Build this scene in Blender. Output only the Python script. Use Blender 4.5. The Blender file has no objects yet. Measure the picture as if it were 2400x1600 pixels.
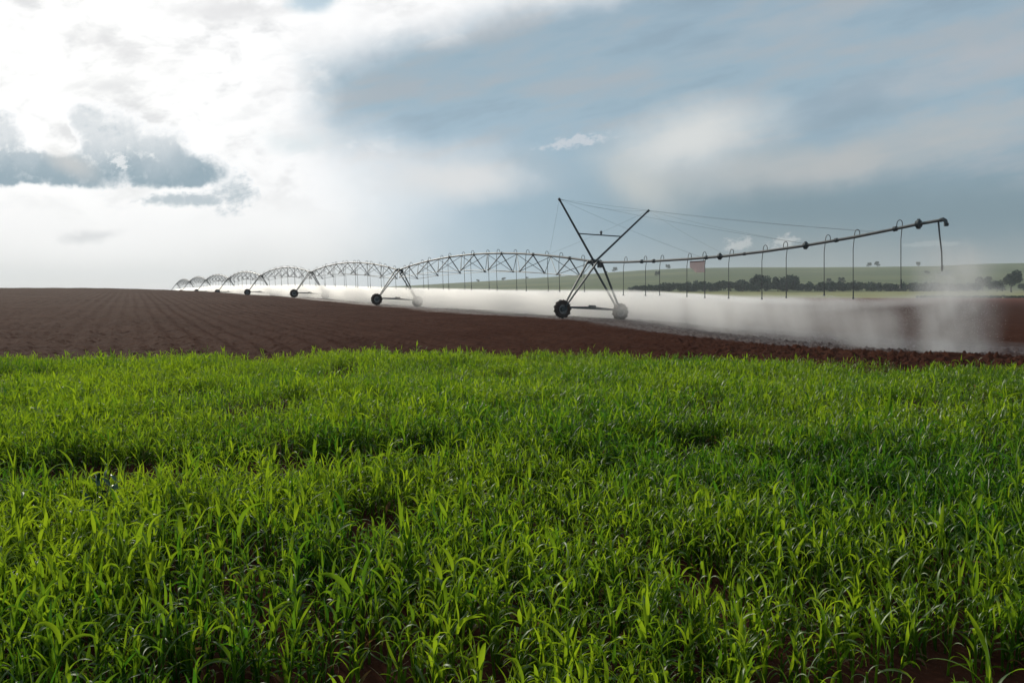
import bpy, math, random
import numpy as np
from mathutils import Vector, Matrix

random.seed(7)
RNG = np.random.default_rng(11)
scene = bpy.context.scene
COL = scene.collection

# ------------------------------------------------------------------ camera
LENS, EYE, PITCH = 28.0, 1.75, math.radians(3.31)
F = 2400 * LENS / 36.0                       # focal length in photo pixels
cam_data = bpy.data.cameras.new("camera")
cam_data.lens = LENS
cam_data.sensor_width = 36.0
cam_data.clip_start = 0.05
cam_data.clip_end = 20000
cam = bpy.data.objects.new("camera", cam_data)
COL.objects.link(cam)
cam.location = (0, 0, EYE)
cam.rotation_euler = (math.radians(90) - PITCH, 0, 0)
scene.camera = cam

CP, SP = math.cos(PITCH), math.sin(PITCH)


def ray(px, py):
    """viewing direction of a photo position, scaled so that its forward (y) part is 1"""
    yu = (800 - py) / F
    y = CP + SP * yu
    return Vector(((px - 1200) / F / y, 1.0, (-SP + CP * yu) / y))


def at(px, py, Y):
    r = ray(px, py) * Y
    return Vector((r.x, r.y, r.z + EYE))


# ------------------------------------------------------------------ render settings
scene.view_settings.view_transform = 'Standard'
scene.view_settings.look = 'None'
scene.view_settings.exposure = 0.0
scene.view_settings.gamma = 1.0
cy = scene.cycles
cy.use_denoising = True
cy.max_bounces = 10
cy.diffuse_bounces = 3
cy.glossy_bounces = 2
cy.transmission_bounces = 4
cy.transparent_max_bounces = 12
cy.volume_bounces = 5
cy.caustics_reflective = False
cy.caustics_refractive = False

# ------------------------------------------------------------------ node helpers
class G:
    """wraps a float socket so node arithmetic can be written as expressions"""
    def __init__(self, nt, sock):
        self.nt, self.s = nt, sock

    def _op(self, op, *vals, clamp=False):
        n = self.nt.nodes.new('ShaderNodeMath')
        n.operation = op
        n.use_clamp = clamp
        for i, v in enumerate((self,) + vals):
            if isinstance(v, G):
                self.nt.links.new(v.s, n.inputs[i])
            else:
                n.inputs[i].default_value = v
        return G(self.nt, n.outputs[0])

    def __add__(self, o): return self._op('ADD', o)
    __radd__ = __add__
    def __sub__(self, o): return self._op('SUBTRACT', o)
    def __rsub__(self, o): return (self * -1.0) + o
    def __mul__(self, o): return self._op('MULTIPLY', o)
    __rmul__ = __mul__
    def __truediv__(self, o): return self._op('DIVIDE', o)
    def max(self, o): return self._op('MAXIMUM', o)
    def min(self, o): return self._op('MINIMUM', o)
    def sqrt(self): return self._op('SQRT')
    def pow(self, o): return self._op('POWER', o)
    def clamp(self): return self._op('ADD', 0.0, clamp=True)

    def ss(self, a, b, lo=0.0, hi=1.0):
        """smoothstep from a to b (a may be larger than b)"""
        n = self.nt.nodes.new('ShaderNodeMapRange')
        n.interpolation_type = 'SMOOTHSTEP'
        if a > b:
            a, b, lo, hi = b, a, hi, lo
        self.nt.links.new(self.s, n.inputs['Value'])
        n.inputs['From Min'].default_value = a
        n.inputs['From Max'].default_value = b
        n.inputs['To Min'].default_value = lo
        n.inputs['To Max'].default_value = hi
        return G(self.nt, n.outputs[0])


def s2l(c):
    c = c / 255.0
    return c / 12.92 if c <= 0.04045 else ((c + 0.055) / 1.055) ** 2.4


def rgb(r, g, b, k=1.0):
    return (s2l(r) * k, s2l(g) * k, s2l(b) * k, 1.0)


def node(nt, kind, **kw):
    n = nt.nodes.new(kind)
    for k, v in kw.items():
        setattr(n, k, v)
    return n


def mixc(nt, fac, a, b):
    n = node(nt, 'ShaderNodeMix', data_type='RGBA')
    def put(sock, v):
        if isinstance(v, G):
            nt.links.new(v.s, sock)
        elif isinstance(v, (int, float)):
            sock.default_value = v
        elif isinstance(v, tuple):
            sock.default_value = v
        else:
            nt.links.new(v, sock)
    put(n.inputs['Factor'], fac)
    put(n.inputs['A'], a)
    put(n.inputs['B'], b)
    return n.outputs['Result']


def noise(nt, vec, scale, detail=4.0, rough=0.55, dist=0.0, color=False, dims='3D'):
    n = node(nt, 'ShaderNodeTexNoise', noise_dimensions=dims)
    if vec is not None:
        nt.links.new(vec, n.inputs['Vector'])
    n.inputs['Scale'].default_value = scale
    n.inputs['Detail'].default_value = detail
    n.inputs['Roughness'].default_value = rough
    n.inputs['Distortion'].default_value = dist
    return n.outputs['Color'] if color else G(nt, n.outputs['Fac'])


def combine(nt, x, y, z=0.0):
    n = node(nt, 'ShaderNodeCombineXYZ')
    for i, v in enumerate((x, y, z)):
        if isinstance(v, G):
            nt.links.new(v.s, n.inputs[i])
        else:
            n.inputs[i].default_value = v
    return n.outputs[0]


# ------------------------------------------------------------------ sky and sun
SUN_AZ, SUN_EL = math.radians(-31), math.radians(21)     # azimuth from +Y, negative = to the left
world = bpy.data.worlds.new("World")
scene.world = world
world.use_nodes = True


def build_sky():
    nt = world.node_tree
    nt.nodes.clear()
    tc = node(nt, 'ShaderNodeTexCoord')
    sep = node(nt, 'ShaderNodeSeparateXYZ')
    nt.links.new(tc.outputs['Generated'], sep.inputs[0])
    x, y, z = (G(nt, sep.outputs[i]) for i in range(3))
    yy = y.max(0.06)
    # gnomonic sky coordinates about due north (the +Y axis of the world), in degrees-like units
    S = F                                     # scale factor, keeps numbers readable
    u0, v0 = x / yy * S, z / yy * S           # u right, v up from the horizon
    flat = combine(nt, u0, v0)
    wn = node(nt, 'ShaderNodeSeparateColor')
    nt.links.new(noise(nt, flat, 0.006, 5, 0.6, color=True), wn.inputs[0])
    wx = (G(nt, wn.outputs[0]) - 0.5) * 150.0
    wy = (G(nt, wn.outputs[1]) - 0.5) * 70.0
    u, v = u0 + wx, v0 + wy
    u1, v1 = u0 + wx * 0.45, v0 + wy * 0.45

    def uv(px, py):
        r = ray(px, py)
        return r.x * S, r.z * S

    def ell(px, py, rx, ry, ang=0.0, inner=0.2, w=1):
        """soft ellipse, ang = rise to the right in degrees"""
        cu, cv = uv(px, py)
        ca, sa = math.cos(math.radians(ang)), math.sin(math.radians(ang))
        a, b = ((u, v), (u1, v1), (u0, v0))[0 if w == 1 else 1 if w == 0.5 else 2]
        p = ((a - cu) * ca + (b - cv) * sa) / rx
        q = ((b - cv) * ca - (a - cu) * sa) / ry
        return (p * p + q * q).sqrt().ss(1.0, inner)

    ca, sa = math.cos(math.radians(13)), math.sin(math.radians(13))
    along = u0 * ca + v0 * sa
    across = v0 * ca - u0 * sa
    streak_vec = combine(nt, along * 0.22, across)
    streak = noise(nt, streak_vec, 0.013, 6, 0.58)
    puff = noise(nt, combine(nt, u0 * 0.55, v0), 0.0085, 6, 0.6, 0.3)

    # base: grey-blue overcast, darker low down on the right
    col = mixc(nt, v.ss(40, 190), rgb(148, 158, 160), rgb(119, 142, 153))
    col = mixc(nt, v.ss(180, 420), col, rgb(154, 179, 194))
    col = mixc(nt, v.ss(480, 760), col, rgb(152, 175, 191))
    col = mixc(nt, (u.ss(700, -300)) * v.ss(500, 300) * 0.9, col, rgb(168, 194, 211))
    col = mixc(nt, (streak.ss(0.44, 0.66)) * v.ss(220, 330) * 0.7, col, rgb(172, 179, 185))
    col = mixc(nt, streak.ss(0.50, 0.32) * v.ss(300, 420) * 0.5, col, rgb(139, 160, 176))
    # lighter veils
    def lay(m, c):
        nonlocal col
        col = mixc(nt, m, col, c)
    lay(ell(2080, 350, 620, 85, 13, 0.05) * streak.ss(0.25, 0.6, 0.55, 1.0) * 0.9, rgb(184, 187, 187))
    lay(ell(2250, 160, 560, 65, 14, 0.05) * streak.ss(0.3, 0.6, 0.4, 1.0) * 0.75, rgb(178, 184, 190))
    lay(ell(1850, 60, 520, 40, 15, 0.05) * streak.ss(0.3, 0.6, 0.3, 1.0) * 0.5, rgb(174, 183, 190))
    lay(ell(1980, 272, 260, 34, 10, 0.0) * 0.8, rgb(143, 164, 178))
    lay(ell(1620, 325, 300, 120, 12, 0.05) * streak.ss(0.2, 0.6, 0.7, 1.0), rgb(218, 221, 220))
    lay(ell(1740, 400, 330, 60, 12, 0.0) * 0.5, rgb(193, 196, 195))
    lay(ell(1500, 430, 190, 95, -20, 0.0) * 0.6, rgb(208, 208, 202))
    # bright side towards the sun
    edge = v.ss(420, 250, 0.0, 150.0)
    left = (u - uv(730, 300)[0] - edge)
    leftm = mixc(nt, v.ss(450, 300), left.ss(85, -85).s, left.ss(330, -220).s)
    sepl = node(nt, 'ShaderNodeSeparateColor'); nt.links.new(leftm, sepl.inputs[0])
    leftm = G(nt, sepl.outputs[0])
    la, lb = uv(740, 150), uv(1400, -10)
    k = (lb[1] - la[1]) / (lb[0] - la[0])
    sd = v - ((u - la[0]) * k + la[1])
    topm = sd.ss(-55, 75)
    bright = leftm.max(topm)
    whitec = mixc(nt, v.ss(20, 230), rgb(231, 232, 232), rgb(250, 250, 250, 1.08))
    lay(bright, whitec)
    lay(ell(700, 330, 150, 45, 0, 0.0) * 0.55, rgb(200, 216, 222))
    # creamy bank under the grey band
    lay(ell(1080, 420, 270, 85, 3, 0.1) * 0.9, rgb(226, 227, 227))
    lay(ell(1000, 350, 330, 40, 0, 0.0) * 0.4, rgb(214, 219, 223))
    lay(ell(1270, 385, 120, 40, -20, 0.1) * 0.65, rgb(160, 181, 194))
    # brightest part round the hidden sun, and soft grey puffs in front of it
    glow = ell(150, 150, 760, 470, 0, 0.0, 0)
    lay(glow * 0.9, rgb(255, 255, 253, 1.12))
    lay(ell(200, 560, 480, 110, 0, 0.0, 0) * 0.8, rgb(253, 253, 253, 1.02))
    soft = v.ss(130, 330) * leftm.max(topm * 0.6)
    lay(puff.ss(0.47, 0.64) * soft * 0.95, rgb(228, 229, 230))
    puff2 = noise(nt, combine(nt, u0 * 0.5 - v0 * 0.25, v0), 0.016, 7, 0.6, 0.2)
    lay(puff2.ss(0.48, 0.68) * soft * v.ss(150, 350, 0.25, 1.0) * 0.42, rgb(230, 231, 232))
    lay(puff2.ss(0.44, 0.34) * soft * v.ss(200, 420) * 0.6, rgb(255, 255, 255, 1.08))
    lay(ell(250, 200, 170, 42, 8, 0.0) * puff2.ss(0.35, 0.55) * 0.7, rgb(226, 227, 228))
    lay(ell(280, 110, 240, 45, -18, 0.0) * puff2.ss(0.35, 0.55) * 0.7, rgb(229, 229, 230))
    lay(ell(560, 15, 260, 45, 0, 0.0) * puff2.ss(0.35, 0.55) * 0.8, rgb(229, 229, 230))
    lay(ell(210, 555, 110, 24, 10, 0.0) * puff2.ss(0.35, 0.55) * 0.9, rgb(222, 224, 226))
    # gap of open blue high up
    gap = ell(730, 0, 75, 45, 0, 0.2)
    lay(gap * 0.9, rgb(200, 228, 236))
    # small wisp in the middle
    fine = noise(nt, combine(nt, u0 * ca + v0 * sa, (v0 * ca - u0 * sa) * 1.6), 0.040, 7, 0.68)
    wm = ell(1345, 332, 175, 30, 11, 0.0, 0.5)
    lay((wm * 0.8 + (fine - 0.5) * 2.2).ss(0.3, 0.8) * wm.ss(0.0, 0.4) * 0.62, rgb(216, 218, 222))
    # little cumulus on the horizon
    hm = ell(1735, 572, 75, 34, 0, 0.0, 0.5).max(ell(1835, 568, 80, 34, 12, 0.0, 0.5))
    lay((hm * 0.8 + (fine - 0.5) * 2.2).ss(0.35, 0.8) * hm.ss(0.0, 0.3) * 0.75, rgb(193, 197, 197))
    hm = ell(2190, 570, 150, 14, 3, 0.0, 0.5)
    lay((hm + (fine - 0.5)).ss(0.45, 0.7) * hm.ss(0.0, 0.3) * 0.5, rgb(168, 178, 180))

    # the dark back-lit cumulus on the left
    cf = noise(nt, flat, 0.013, 8, 0.60, 0.0)
    cf2 = noise(nt, combine(nt, u0 + 7.0, v0 + 11.0), 0.013, 6, 0.60, 0.0)
    relief = cf2 - cf                          # towards the light above: positive on the lit upper sides
    def body(*e):
        return ell(*e, 0.0, 0.1, 0.5)
    d = body(30, 400, 440, 85).max(body(262, 350, 140, 140) * 0.95).max(body(365, 375, 150, 115))
    d = d.max(body(440, 405, 125, 75)).max(body(-60, 330, 190, 130)).max(body(205, 285, 80, 75) * 0.8)
    floor_ = (v1 + (cf - 0.5) * 40.0 - uv(0, 442)[1]).ss(-14, 14)
    notch = ell(112, 316, 100, 66, -20, 0.1, 0.5)
    pres = d.ss(0.0, 0.2)
    d = (d * 1.25 + (cf - 0.5) * 1.3 + (fine - 0.5) * 0.5 - notch) * pres * floor_
    t0 = body(430, 470, 200, 30)
    t1 = body(540, 450, 110, 85) * 0.8
    tp = t0.max(t1)
    tail = (tp * 0.85 + (cf - 0.5) * 1.7 + (fine - 0.5) * 1.1) * tp.ss(0.0, 0.3)
    for mm, dark in ((tail, 0.7), (d, 1.0)):
        lay(mm.ss(0.08, 0.40) * v1.ss(215, 280), rgb(255, 255, 255, 1.08))
        low = (v1 + (cf - 0.5) * 110.0).ss(268, 385)
        inner = mixc(nt, low, rgb(143, 166, 179), rgb(224, 229, 232))
        inner = mixc(nt, relief.ss(0.0, 0.16) * low.ss(0.0, 0.6, 0.25, 0.9), inner, rgb(244, 246, 246))
        inner = mixc(nt, relief.ss(-0.02, -0.16) * 0.3, inner, rgb(150, 172, 185))
        lay(mm.ss(0.16, 0.85) * dark, inner)
    lay(ell(165, 385, 100, 40, -25, 0.0, 0.5) * 0.7, rgb(208, 208, 206))
    tm = ell(287, 378, 60, 42, -35, 0.0, 0.5)
    lay((fine - 0.5 + tm * 0.3).ss(0.17, 0.32) * tm.ss(0.0, 0.4) * 0.75, rgb(243, 245, 246))

    # behind the camera and overhead: plain grey cloud
    col = mixc(nt, v0.ss(1000, 1900), col, rgb(150, 164, 176))
    col = mixc(nt, u0.ss(-1300, -2600), col, rgb(205, 210, 214))
    col = mixc(nt, y.ss(0.10, 0.35), rgb(150, 162, 173), col)

    sky = node(nt, 'ShaderNodeTexSky', sky_type='NISHITA')
    sky.sun_disc = False
    sky.sun_elevation = SUN_EL
    sky.sun_rotation = SUN_AZ
    sky.altitude = 600
    sky.air_density = 1.0
    sky.dust_density = 0.6
    sky.ozone_density = 1.2
    bg1 = node(nt, 'ShaderNodeBackground')
    bg1.inputs['Strength'].default_value = 0.08
    nt.links.new(sky.outputs[0], bg1.inputs['Color'])
    bg2 = node(nt, 'ShaderNodeBackground')
    bg2.inputs['Strength'].default_value = 1.0
    nt.links.new(col, bg2.inputs['Color'])
    mx = node(nt, 'ShaderNodeMixShader')
    nt.links.new(((gap * -0.5) + 0.97).s, mx.inputs[0])
    nt.links.new(bg1.outputs[0], mx.inputs[1])
    nt.links.new(bg2.outputs[0], mx.inputs[2])
    out = node(nt, 'ShaderNodeOutputWorld')
    nt.links.new(mx.outputs[0], out.inputs['Surface'])
    world.cycles.sampling_method = 'MANUAL'
    world.cycles.sample_map_resolution = 1024


build_sky()
sun_data = bpy.data.lights.new("sun", 'SUN')
sun_data.energy = 3.35
sun_data.angle = math.radians(5.0)
sun_data.color = (1.0, 0.93, 0.80)
sun = bpy.data.objects.new("sun", sun_data)
COL.objects.link(sun)
sun_dir = Vector((math.sin(SUN_AZ) * math.cos(SUN_EL), math.cos(SUN_AZ) * math.cos(SUN_EL), math.sin(SUN_EL)))
sun.rotation_euler = sun_dir.to_track_quat('Z', 'Y').to_euler()
sun.location = (-30, 40, 60)

# ------------------------------------------------------------------ scene helpers
def tag(o, label=None, cat=None, group=None, kind=None):
    for k, v in (('label', label), ('category', cat), ('group', group), ('kind', kind)):
        if v:
            o[k] = v
    return o


def empty(name, loc=(0, 0, 0), parent=None):
    o = bpy.data.objects.new(name, None)
    COL.objects.link(o)
    o.empty_display_size = 0.3
    if parent:
        o.parent = parent
    o.location = loc
    return o


def link_mesh(name, me, parent=None):
    o = bpy.data.objects.new(name, me)
    COL.objects.link(o)
    if parent:
        o.parent = parent
    return o


def np_mesh(name, verts, quads, mat, smooth=True, attrs=None):
    """mesh from numpy arrays (quads: n x 4, or n x 3)"""
    me = bpy.data.meshes.new(name)
    nv, nf, k = len(verts), len(quads), quads.shape[1]
    me.vertices.add(nv)
    me.vertices.foreach_set('co', np.ascontiguousarray(verts, dtype=np.float32).ravel())
    me.loops.add(nf * k)
    me.loops.foreach_set('vertex_index', np.ascontiguousarray(quads, dtype=np.int32).ravel())
    me.polygons.add(nf)
    me.polygons.foreach_set('loop_start', np.arange(0, nf * k, k, dtype=np.int32))
    if smooth:
        me.polygons.foreach_set('use_smooth', np.ones(nf, dtype=bool))
    for an, arr in (attrs or {}).items():
        a = me.attributes.new(an, 'FLOAT', 'POINT')
        a.data.foreach_set('value', np.ascontiguousarray(arr, dtype=np.float32))
    me.update(calc_edges=True)
    if mat:
        me.materials.append(mat)
    return me


class MB:
    """collects tubes, boxes, lathed shapes into one mesh; several materials allowed"""
    def __init__(self):
        self.v, self.f, self.m = [], [], []

    def add(self, vs, fs, mi=0):
        o = len(self.v)
        self.v += [tuple(p) for p in vs]
        self.f += [tuple(i + o for i in q) for q in fs]
        self.m += [mi] * len(fs)

    def tube(self, pts, r, n=8, mi=0, caps=True):
        pts = [Vector(p) for p in pts]
        rs = r if isinstance(r, (list, tuple)) else [r] * len(pts)
        vs, fs = [], []
        ref = None
        for i, p in enumerate(pts):
            t = (pts[min(i + 1, len(pts) - 1)] - pts[max(i - 1, 0)]).normalized()
            if ref is None:
                ref = t.cross(Vector((0, 0, 1)))
                if ref.length < 0.05:
                    ref = t.cross(Vector((1, 0, 0)))
            ref = (ref - t * ref.dot(t)).normalized()
            b = t.cross(ref)
            for j in range(n):
                a = 2 * math.pi * j / n
                vs.append(p + (ref * math.cos(a) + b * math.sin(a)) * rs[i])
        for i in range(len(pts) - 1):
            for j in range(n):
                fs.append((i * n + j, i * n + (j + 1) % n, (i + 1) * n + (j + 1) % n, (i + 1) * n + j))
        if caps:
            fs.append(tuple(range(n))[::-1])
            fs.append(tuple((len(pts) - 1) * n + j for j in range(n)))
        self.add(vs, fs, mi)

    def angle_bar(self, a, b, w, t, side):
        """L-section steel bar from a to b"""
        a, b = Vector(a), Vector(b)
        d = (b - a).normalized()
        s = Vector(side); s = (s - d * s.dot(d)).normalized()
        u = d.cross(s)
        prof = [(0, 0), (w, 0), (w, t), (t, t), (t, w), (0, w)]
        vs = [p + s * (x - w / 3) + u * (y - w / 3) for p in (a, b) for x, y in prof]
        fs = [(i, (i + 1) % 6, 6 + (i + 1) % 6, 6 + i) for i in range(6)]
        fs += [(5, 4, 3, 0), (3, 2, 1, 0), (6, 9, 10, 11), (6, 7, 8, 9)]
        self.add(vs, fs)

    def box(self, c, sx, sy, sz, M=None, mi=0, bev=0.0):
        c = Vector(c)
        vs = []
        for dx in (-1, 1):
            for dy in (-1, 1):
                for dz in (-1, 1):
                    p = Vector((dx * sx / 2, dy * sy / 2, dz * sz / 2))
                    vs.append(c + (M @ p if M else p))
        self.add(vs, [(0, 1, 3, 2), (4, 6, 7, 5), (0, 4, 5, 1), (2, 3, 7, 6), (0, 2, 6, 4), (1, 5, 7, 3)], mi)

    def lathe(self, prof, axis='x', n=32, c=(0, 0, 0), mi=0):
        """prof: list of (axial, radius)"""
        vs, fs = [], []
        c = Vector(c)
        for (a, r) in prof:
            for j in range(n):
                t = 2 * math.pi * j / n
                vs.append(c + Vector((a, r * math.cos(t), r * math.sin(t))))
        for i in range(len(prof) - 1):
            for j in range(n):
                fs.append((i * n + j, i * n + (j + 1) % n, (i + 1) * n + (j + 1) % n, (i + 1) * n + j))
        self.add(vs, fs, mi)

    def build(self, name, mats, parent=None, smooth=True):
        me = bpy.data.meshes.new(name)
        me.from_pydata(self.v, [], self.f)
        mats = mats if isinstance(mats, (list, tuple)) else [mats]
        for m in mats:
            me.materials.append(m)
        me.polygons.foreach_set('material_index', self.m)
        if smooth:
            me.polygons.foreach_set('use_smooth', [True] * len(self.f))
            try:
                me.set_sharp_from_angle(angle=math.radians(40))
            except Exception:
                pass
        me.update()
        return link_mesh(name, me, parent)


def lattice(seed, n=256):
    return np.random.default_rng(seed).random((n, n)).astype(np.float64)


_LAT = {}
def vnoise(x, y, seed=0):
    L = _LAT.setdefault(seed, lattice(seed + 100))
    n = L.shape[0]
    xi, yi = np.floor(x).astype(int), np.floor(y).astype(int)
    fx, fy = x - xi, y - yi
    fx, fy = fx * fx * (3 - 2 * fx), fy * fy * (3 - 2 * fy)
    a, b = L[xi % n, yi % n], L[(xi + 1) % n, yi % n]
    c, d = L[xi % n, (yi + 1) % n], L[(xi + 1) % n, (yi + 1) % n]
    return (a * (1 - fx) + b * fx) * (1 - fy) + (c * (1 - fx) + d * fx) * fy


def fbm(x, y, seed=0, octv=4, gain=0.5):
    s, a, t = 0.0, 1.0, 0.0
    for i in range(octv):
        s = s + a * vnoise(x * 2 ** i + 17.3 * i, y * 2 ** i + 5.1 * i, seed + i)
        t += a
        a *= gain
    return s / t


def sstep(a, b, x):
    t = np.clip((x - a) / (b - a), 0, 1)
    return t * t * (3 - 2 * t)


# ------------------------------------------------------------------ materials
def material(name):
    m = bpy.data.materials.new(name)
    m.use_nodes = True
    nt = m.node_tree
    bsdf = nt.nodes['Principled BSDF']
    return m, nt, bsdf


def steel(name, c0, c1, rough=0.45, metallic=0.6, scale=6.0):
    m, nt, b = material(name)
    tc = node(nt, 'ShaderNodeTexCoord')
    n = noise(nt, tc.outputs['Object'], scale, 5, 0.65)
    nt.links.new(mixc(nt, n.ss(0.35, 0.7), c0, c1), b.inputs['Base Color'])
    nt.links.new((n * 0.3 + (rough - 0.15)).s, b.inputs['Roughness'])
    b.inputs['Metallic'].default_value = metallic
    return m


M_STEEL = steel('galvanised_steel', (0.10, 0.12, 0.125, 1), (0.17, 0.19, 0.19, 1), 0.55, 0.2)
M_DARK = steel('weathered_steel', (0.055, 0.072, 0.078, 1), (0.10, 0.12, 0.12, 1), 0.6, 0.1)
M_PIPE = steel('pipe_steel', (0.10, 0.115, 0.112, 1), (0.18, 0.18, 0.165, 1), 0.55, 0.15, 2.0)
M_HOSE = steel('grey_plastic_hose', (0.06, 0.07, 0.075, 1), (0.11, 0.12, 0.12, 1), 0.5, 0.0)
M_RUBBER = steel('muddy_rubber', (0.025, 0.024, 0.023, 1), (0.10, 0.07, 0.055, 1), 0.85, 0.0, 9.0)
M_RIM = steel('dull_zinc', (0.22, 0.23, 0.23, 1), (0.38, 0.39, 0.38, 1), 0.5, 0.5)
M_CLOTH, _nt, _b = material('salmon_cloth')
_tc = node(_nt, 'ShaderNodeTexCoord')
_n = noise(_nt, _tc.outputs['Object'], 5.0, 4, 0.6)
_nt.links.new(mixc(_nt, _n.ss(0.35, 0.7), (0.86, 0.58, 0.49, 1), (0.89, 0.66, 0.56, 1)), _b.inputs['Base Color'])
_b.inputs['Roughness'].default_value = 0.85
_tr = node(_nt, 'ShaderNodeBsdfTranslucent'); _tr.inputs[0].default_value = (0.93, 0.74, 0.67, 1)
_mx = node(_nt, 'ShaderNodeMixShader'); _mx.inputs[0].default_value = 0.6
_nt.links.new(_b.outputs[0], _mx.inputs[1]); _nt.links.new(_tr.outputs[0], _mx.inputs[2])
_nt.links.new(_mx.outputs[0], _nt.nodes['Material Output'].inputs['Surface'])
M_CLOTHBAND = steel('maroon_band', (0.20, 0.09, 0.08, 1), (0.27, 0.13, 0.11, 1), 0.8, 0.0)

# ------------------------------------------------------------------ pivot layout (needed by the terrain)
TH = math.atan(0.542)
D = Vector((-math.sin(TH), math.cos(TH), 0))          # along the pipe, away from the camera
NR = Vector((math.cos(TH), math.sin(TH), 0))          # across, to the right and away
SPAN = 38.0
P1 = Vector((5.62, 54.6, 0))
TOP_PY = [612, 632, 637.5, 645.5, 652, 655.5, 659.5, 664.5]
JOINTS = []
for k_, py_ in enumerate(TOP_PY):
    p = P1 + D * (SPAN * k_)
    z_ = EYE + ray(1200, py_).z * p.y
    JOINTS.append(Vector((p.x, p.y, z_)))
PIPE_H = 3.97
ROLL = math.radians(3.0)


def on_pipe_plane(px, py):
    r = ray(px, py)
    t = (P1.x * NR.x + P1.y * NR.y) / (r.x * NR.x + r.y * NR.y)
    return Vector((r.x * t, r.y * t, r.z * t + EYE))


# ------------------------------------------------------------------ terrain height
_cp = []
def cp(px, py, Y):
    p = at(px, py, Y)
    _cp.append((p.x, p.y, p.z))
for j in JOINTS:
    _cp.append((j.x, j.y, j.z - PIPE_H))
    q = j + NR * 8
    _cp.append((q.x, q.y, j.z - PIPE_H - 0.38))
for X, Y, Z in ((0, -60, .4), (-40, -40, .5), (40, -40, .2), (0, -8, .05), (0, 3, 0), (0, 10, 0), (-6, 8, 0.02), (6, 8, -.03),
                (0, 17, -.02), (-11, 17, .05), (11, 16, -.12), (-30, 10, .1), (30, 10, -.4), (-45, 45, .7), (-80, 80, 1.9)):
    _cp.append((X, Y, Z))
for a in ((0, 783, 30), (0, 728, 50), (0, 692, 100), (0, 676, 140), (0, 677, 175), (0, 688, 240),
          (250, 781, 30), (250, 727, 55), (250, 690, 110), (250, 675.5, 150), (250, 679, 185),
          (500, 783, 30), (500, 727, 60), (500, 698, 100), (500, 687.5, 135), (500, 684, 165), (500, 686, 200),
          (700, 785, 30), (700, 738, 55), (700, 706, 90), (900, 768, 37), (900, 736, 60), (900, 719, 78),
          (1317, 786, 34), (1317, 760, 46), (1700, 806, 34), (1700, 790, 43.4), (2000, 838, 26), (2000, 816, 36.5),
          (2200, 833, 32.2), (2400, 838, 27), (2400, 771, 60), (2400, 731, 120), (2400, 704, 300), (2400, 698, 450),
          (1800, 742, 90), (1800, 711, 200), (1800, 698, 450), (1300, 712, 140), (1200, 704, 220), (1000, 700, 300),
          (1200, 697, 450), (300, 693, 420), (700, 694, 450), (-600, 690, 300), (3200, 700, 300)):
    cp(*a)
for ang in range(0, 360, 30):
    _cp.append((1200 * math.sin(math.radians(ang)), 1200 * math.cos(math.radians(ang)), -0.5))
    _cp.append((4000 * math.sin(math.radians(ang)), 4000 * math.cos(math.radians(ang)), -2.0))
_cp = np.array(_cp)


def _k(r2):
    return 0.5 * r2 * np.log(r2 + 1e-9)


def _fit():
    n = len(_cp)
    s = 0.01
    P = _cp[:, :2] * s
    d2 = ((P[:, None] - P[None]) ** 2).sum(-1)
    A = np.zeros((n + 3, n + 3))
    A[:n, :n] = _k(d2) + np.eye(n) * 2e-4
    A[:n, n] = 1
    A[:n, n + 1:] = P
    A[n:, :n] = A[:n, n:].T
    b = np.zeros(n + 3)
    b[:n] = _cp[:, 2]
    return P, np.linalg.solve(A, b), s


_TP, _TW, _TS = _fit()


def base_height(x, y):
    x = np.asarray(x, dtype=float); y = np.asarray(y, dtype=float)
    shp = x.shape
    x, y = x.ravel() * _TS, y.ravel() * _TS
    out = _TW[len(_TP)] + _TW[len(_TP) + 1] * x + _TW[len(_TP) + 2] * y
    for i in range(len(_TP)):
        out += _TW[i] * _k((x - _TP[i, 0]) ** 2 + (y - _TP[i, 1]) ** 2)
    return out.reshape(shp)


CROP_FAR = lambda x: 20.3 - 0.07 * x - 0.017 * x * x + 0.5 * np.sin(x * 0.35 + 1) + 0.3 * np.sin(x * 1.3)
FUR = np.array([-math.sin(math.radians(25.5)), math.cos(math.radians(25.5))])    # furrow direction


def soil_relief(x, y):
    r = np.hypot(x, y)
    bare = sstep(-1.0, 1.0, y - CROP_FAR(np.clip(x, -30, 30)))
    q = x * FUR[1] - y * FUR[0]                      # across the furrows
    wob = q + 0.25 * fbm(x * 0.15, y * 0.15, 5)
    fur = np.sin(wob * 2 * np.pi / 0.8) * 0.034 + np.sin(wob * 2 * np.pi / 4.8) * 0.05
    fur *= 0.4 + 1.2 * fbm(x * 0.08, y * 0.05, 12)
    clod = (fbm(x * 3.2, y * 3.2, 20, 4, 0.65) - 0.5) * 0.10 + np.maximum(fbm(x * 7, y * 7, 30, 2) - 0.6, 0) * 0.25
    big = (fbm(x * 0.12, y * 0.12, 40, 3) - 0.5) * 0.25
    fade = 1 - sstep(90, 240, r)
    right = sstep(2, 14, x) * sstep(60, 25, r)       # heavier clods at the wheel-side edge on the right
    rut = -0.16 * np.exp(-((y - (26.5 - 0.14 * x)) / 1.3) ** 2) * sstep(0, 12, x)
    return bare * fade * (fur + clod * (0.6 + 1.5 * right) + big + rut) + (1 - bare) * (clod * 0.35 - 0.01)


def ground_z(x, y):
    return base_height(x, y) + soil_relief(np.asarray(x, float), np.asarray(y, float))


def gz(x, y):
    return float(ground_z(np.array([x]), np.array([y]))[0])


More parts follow.
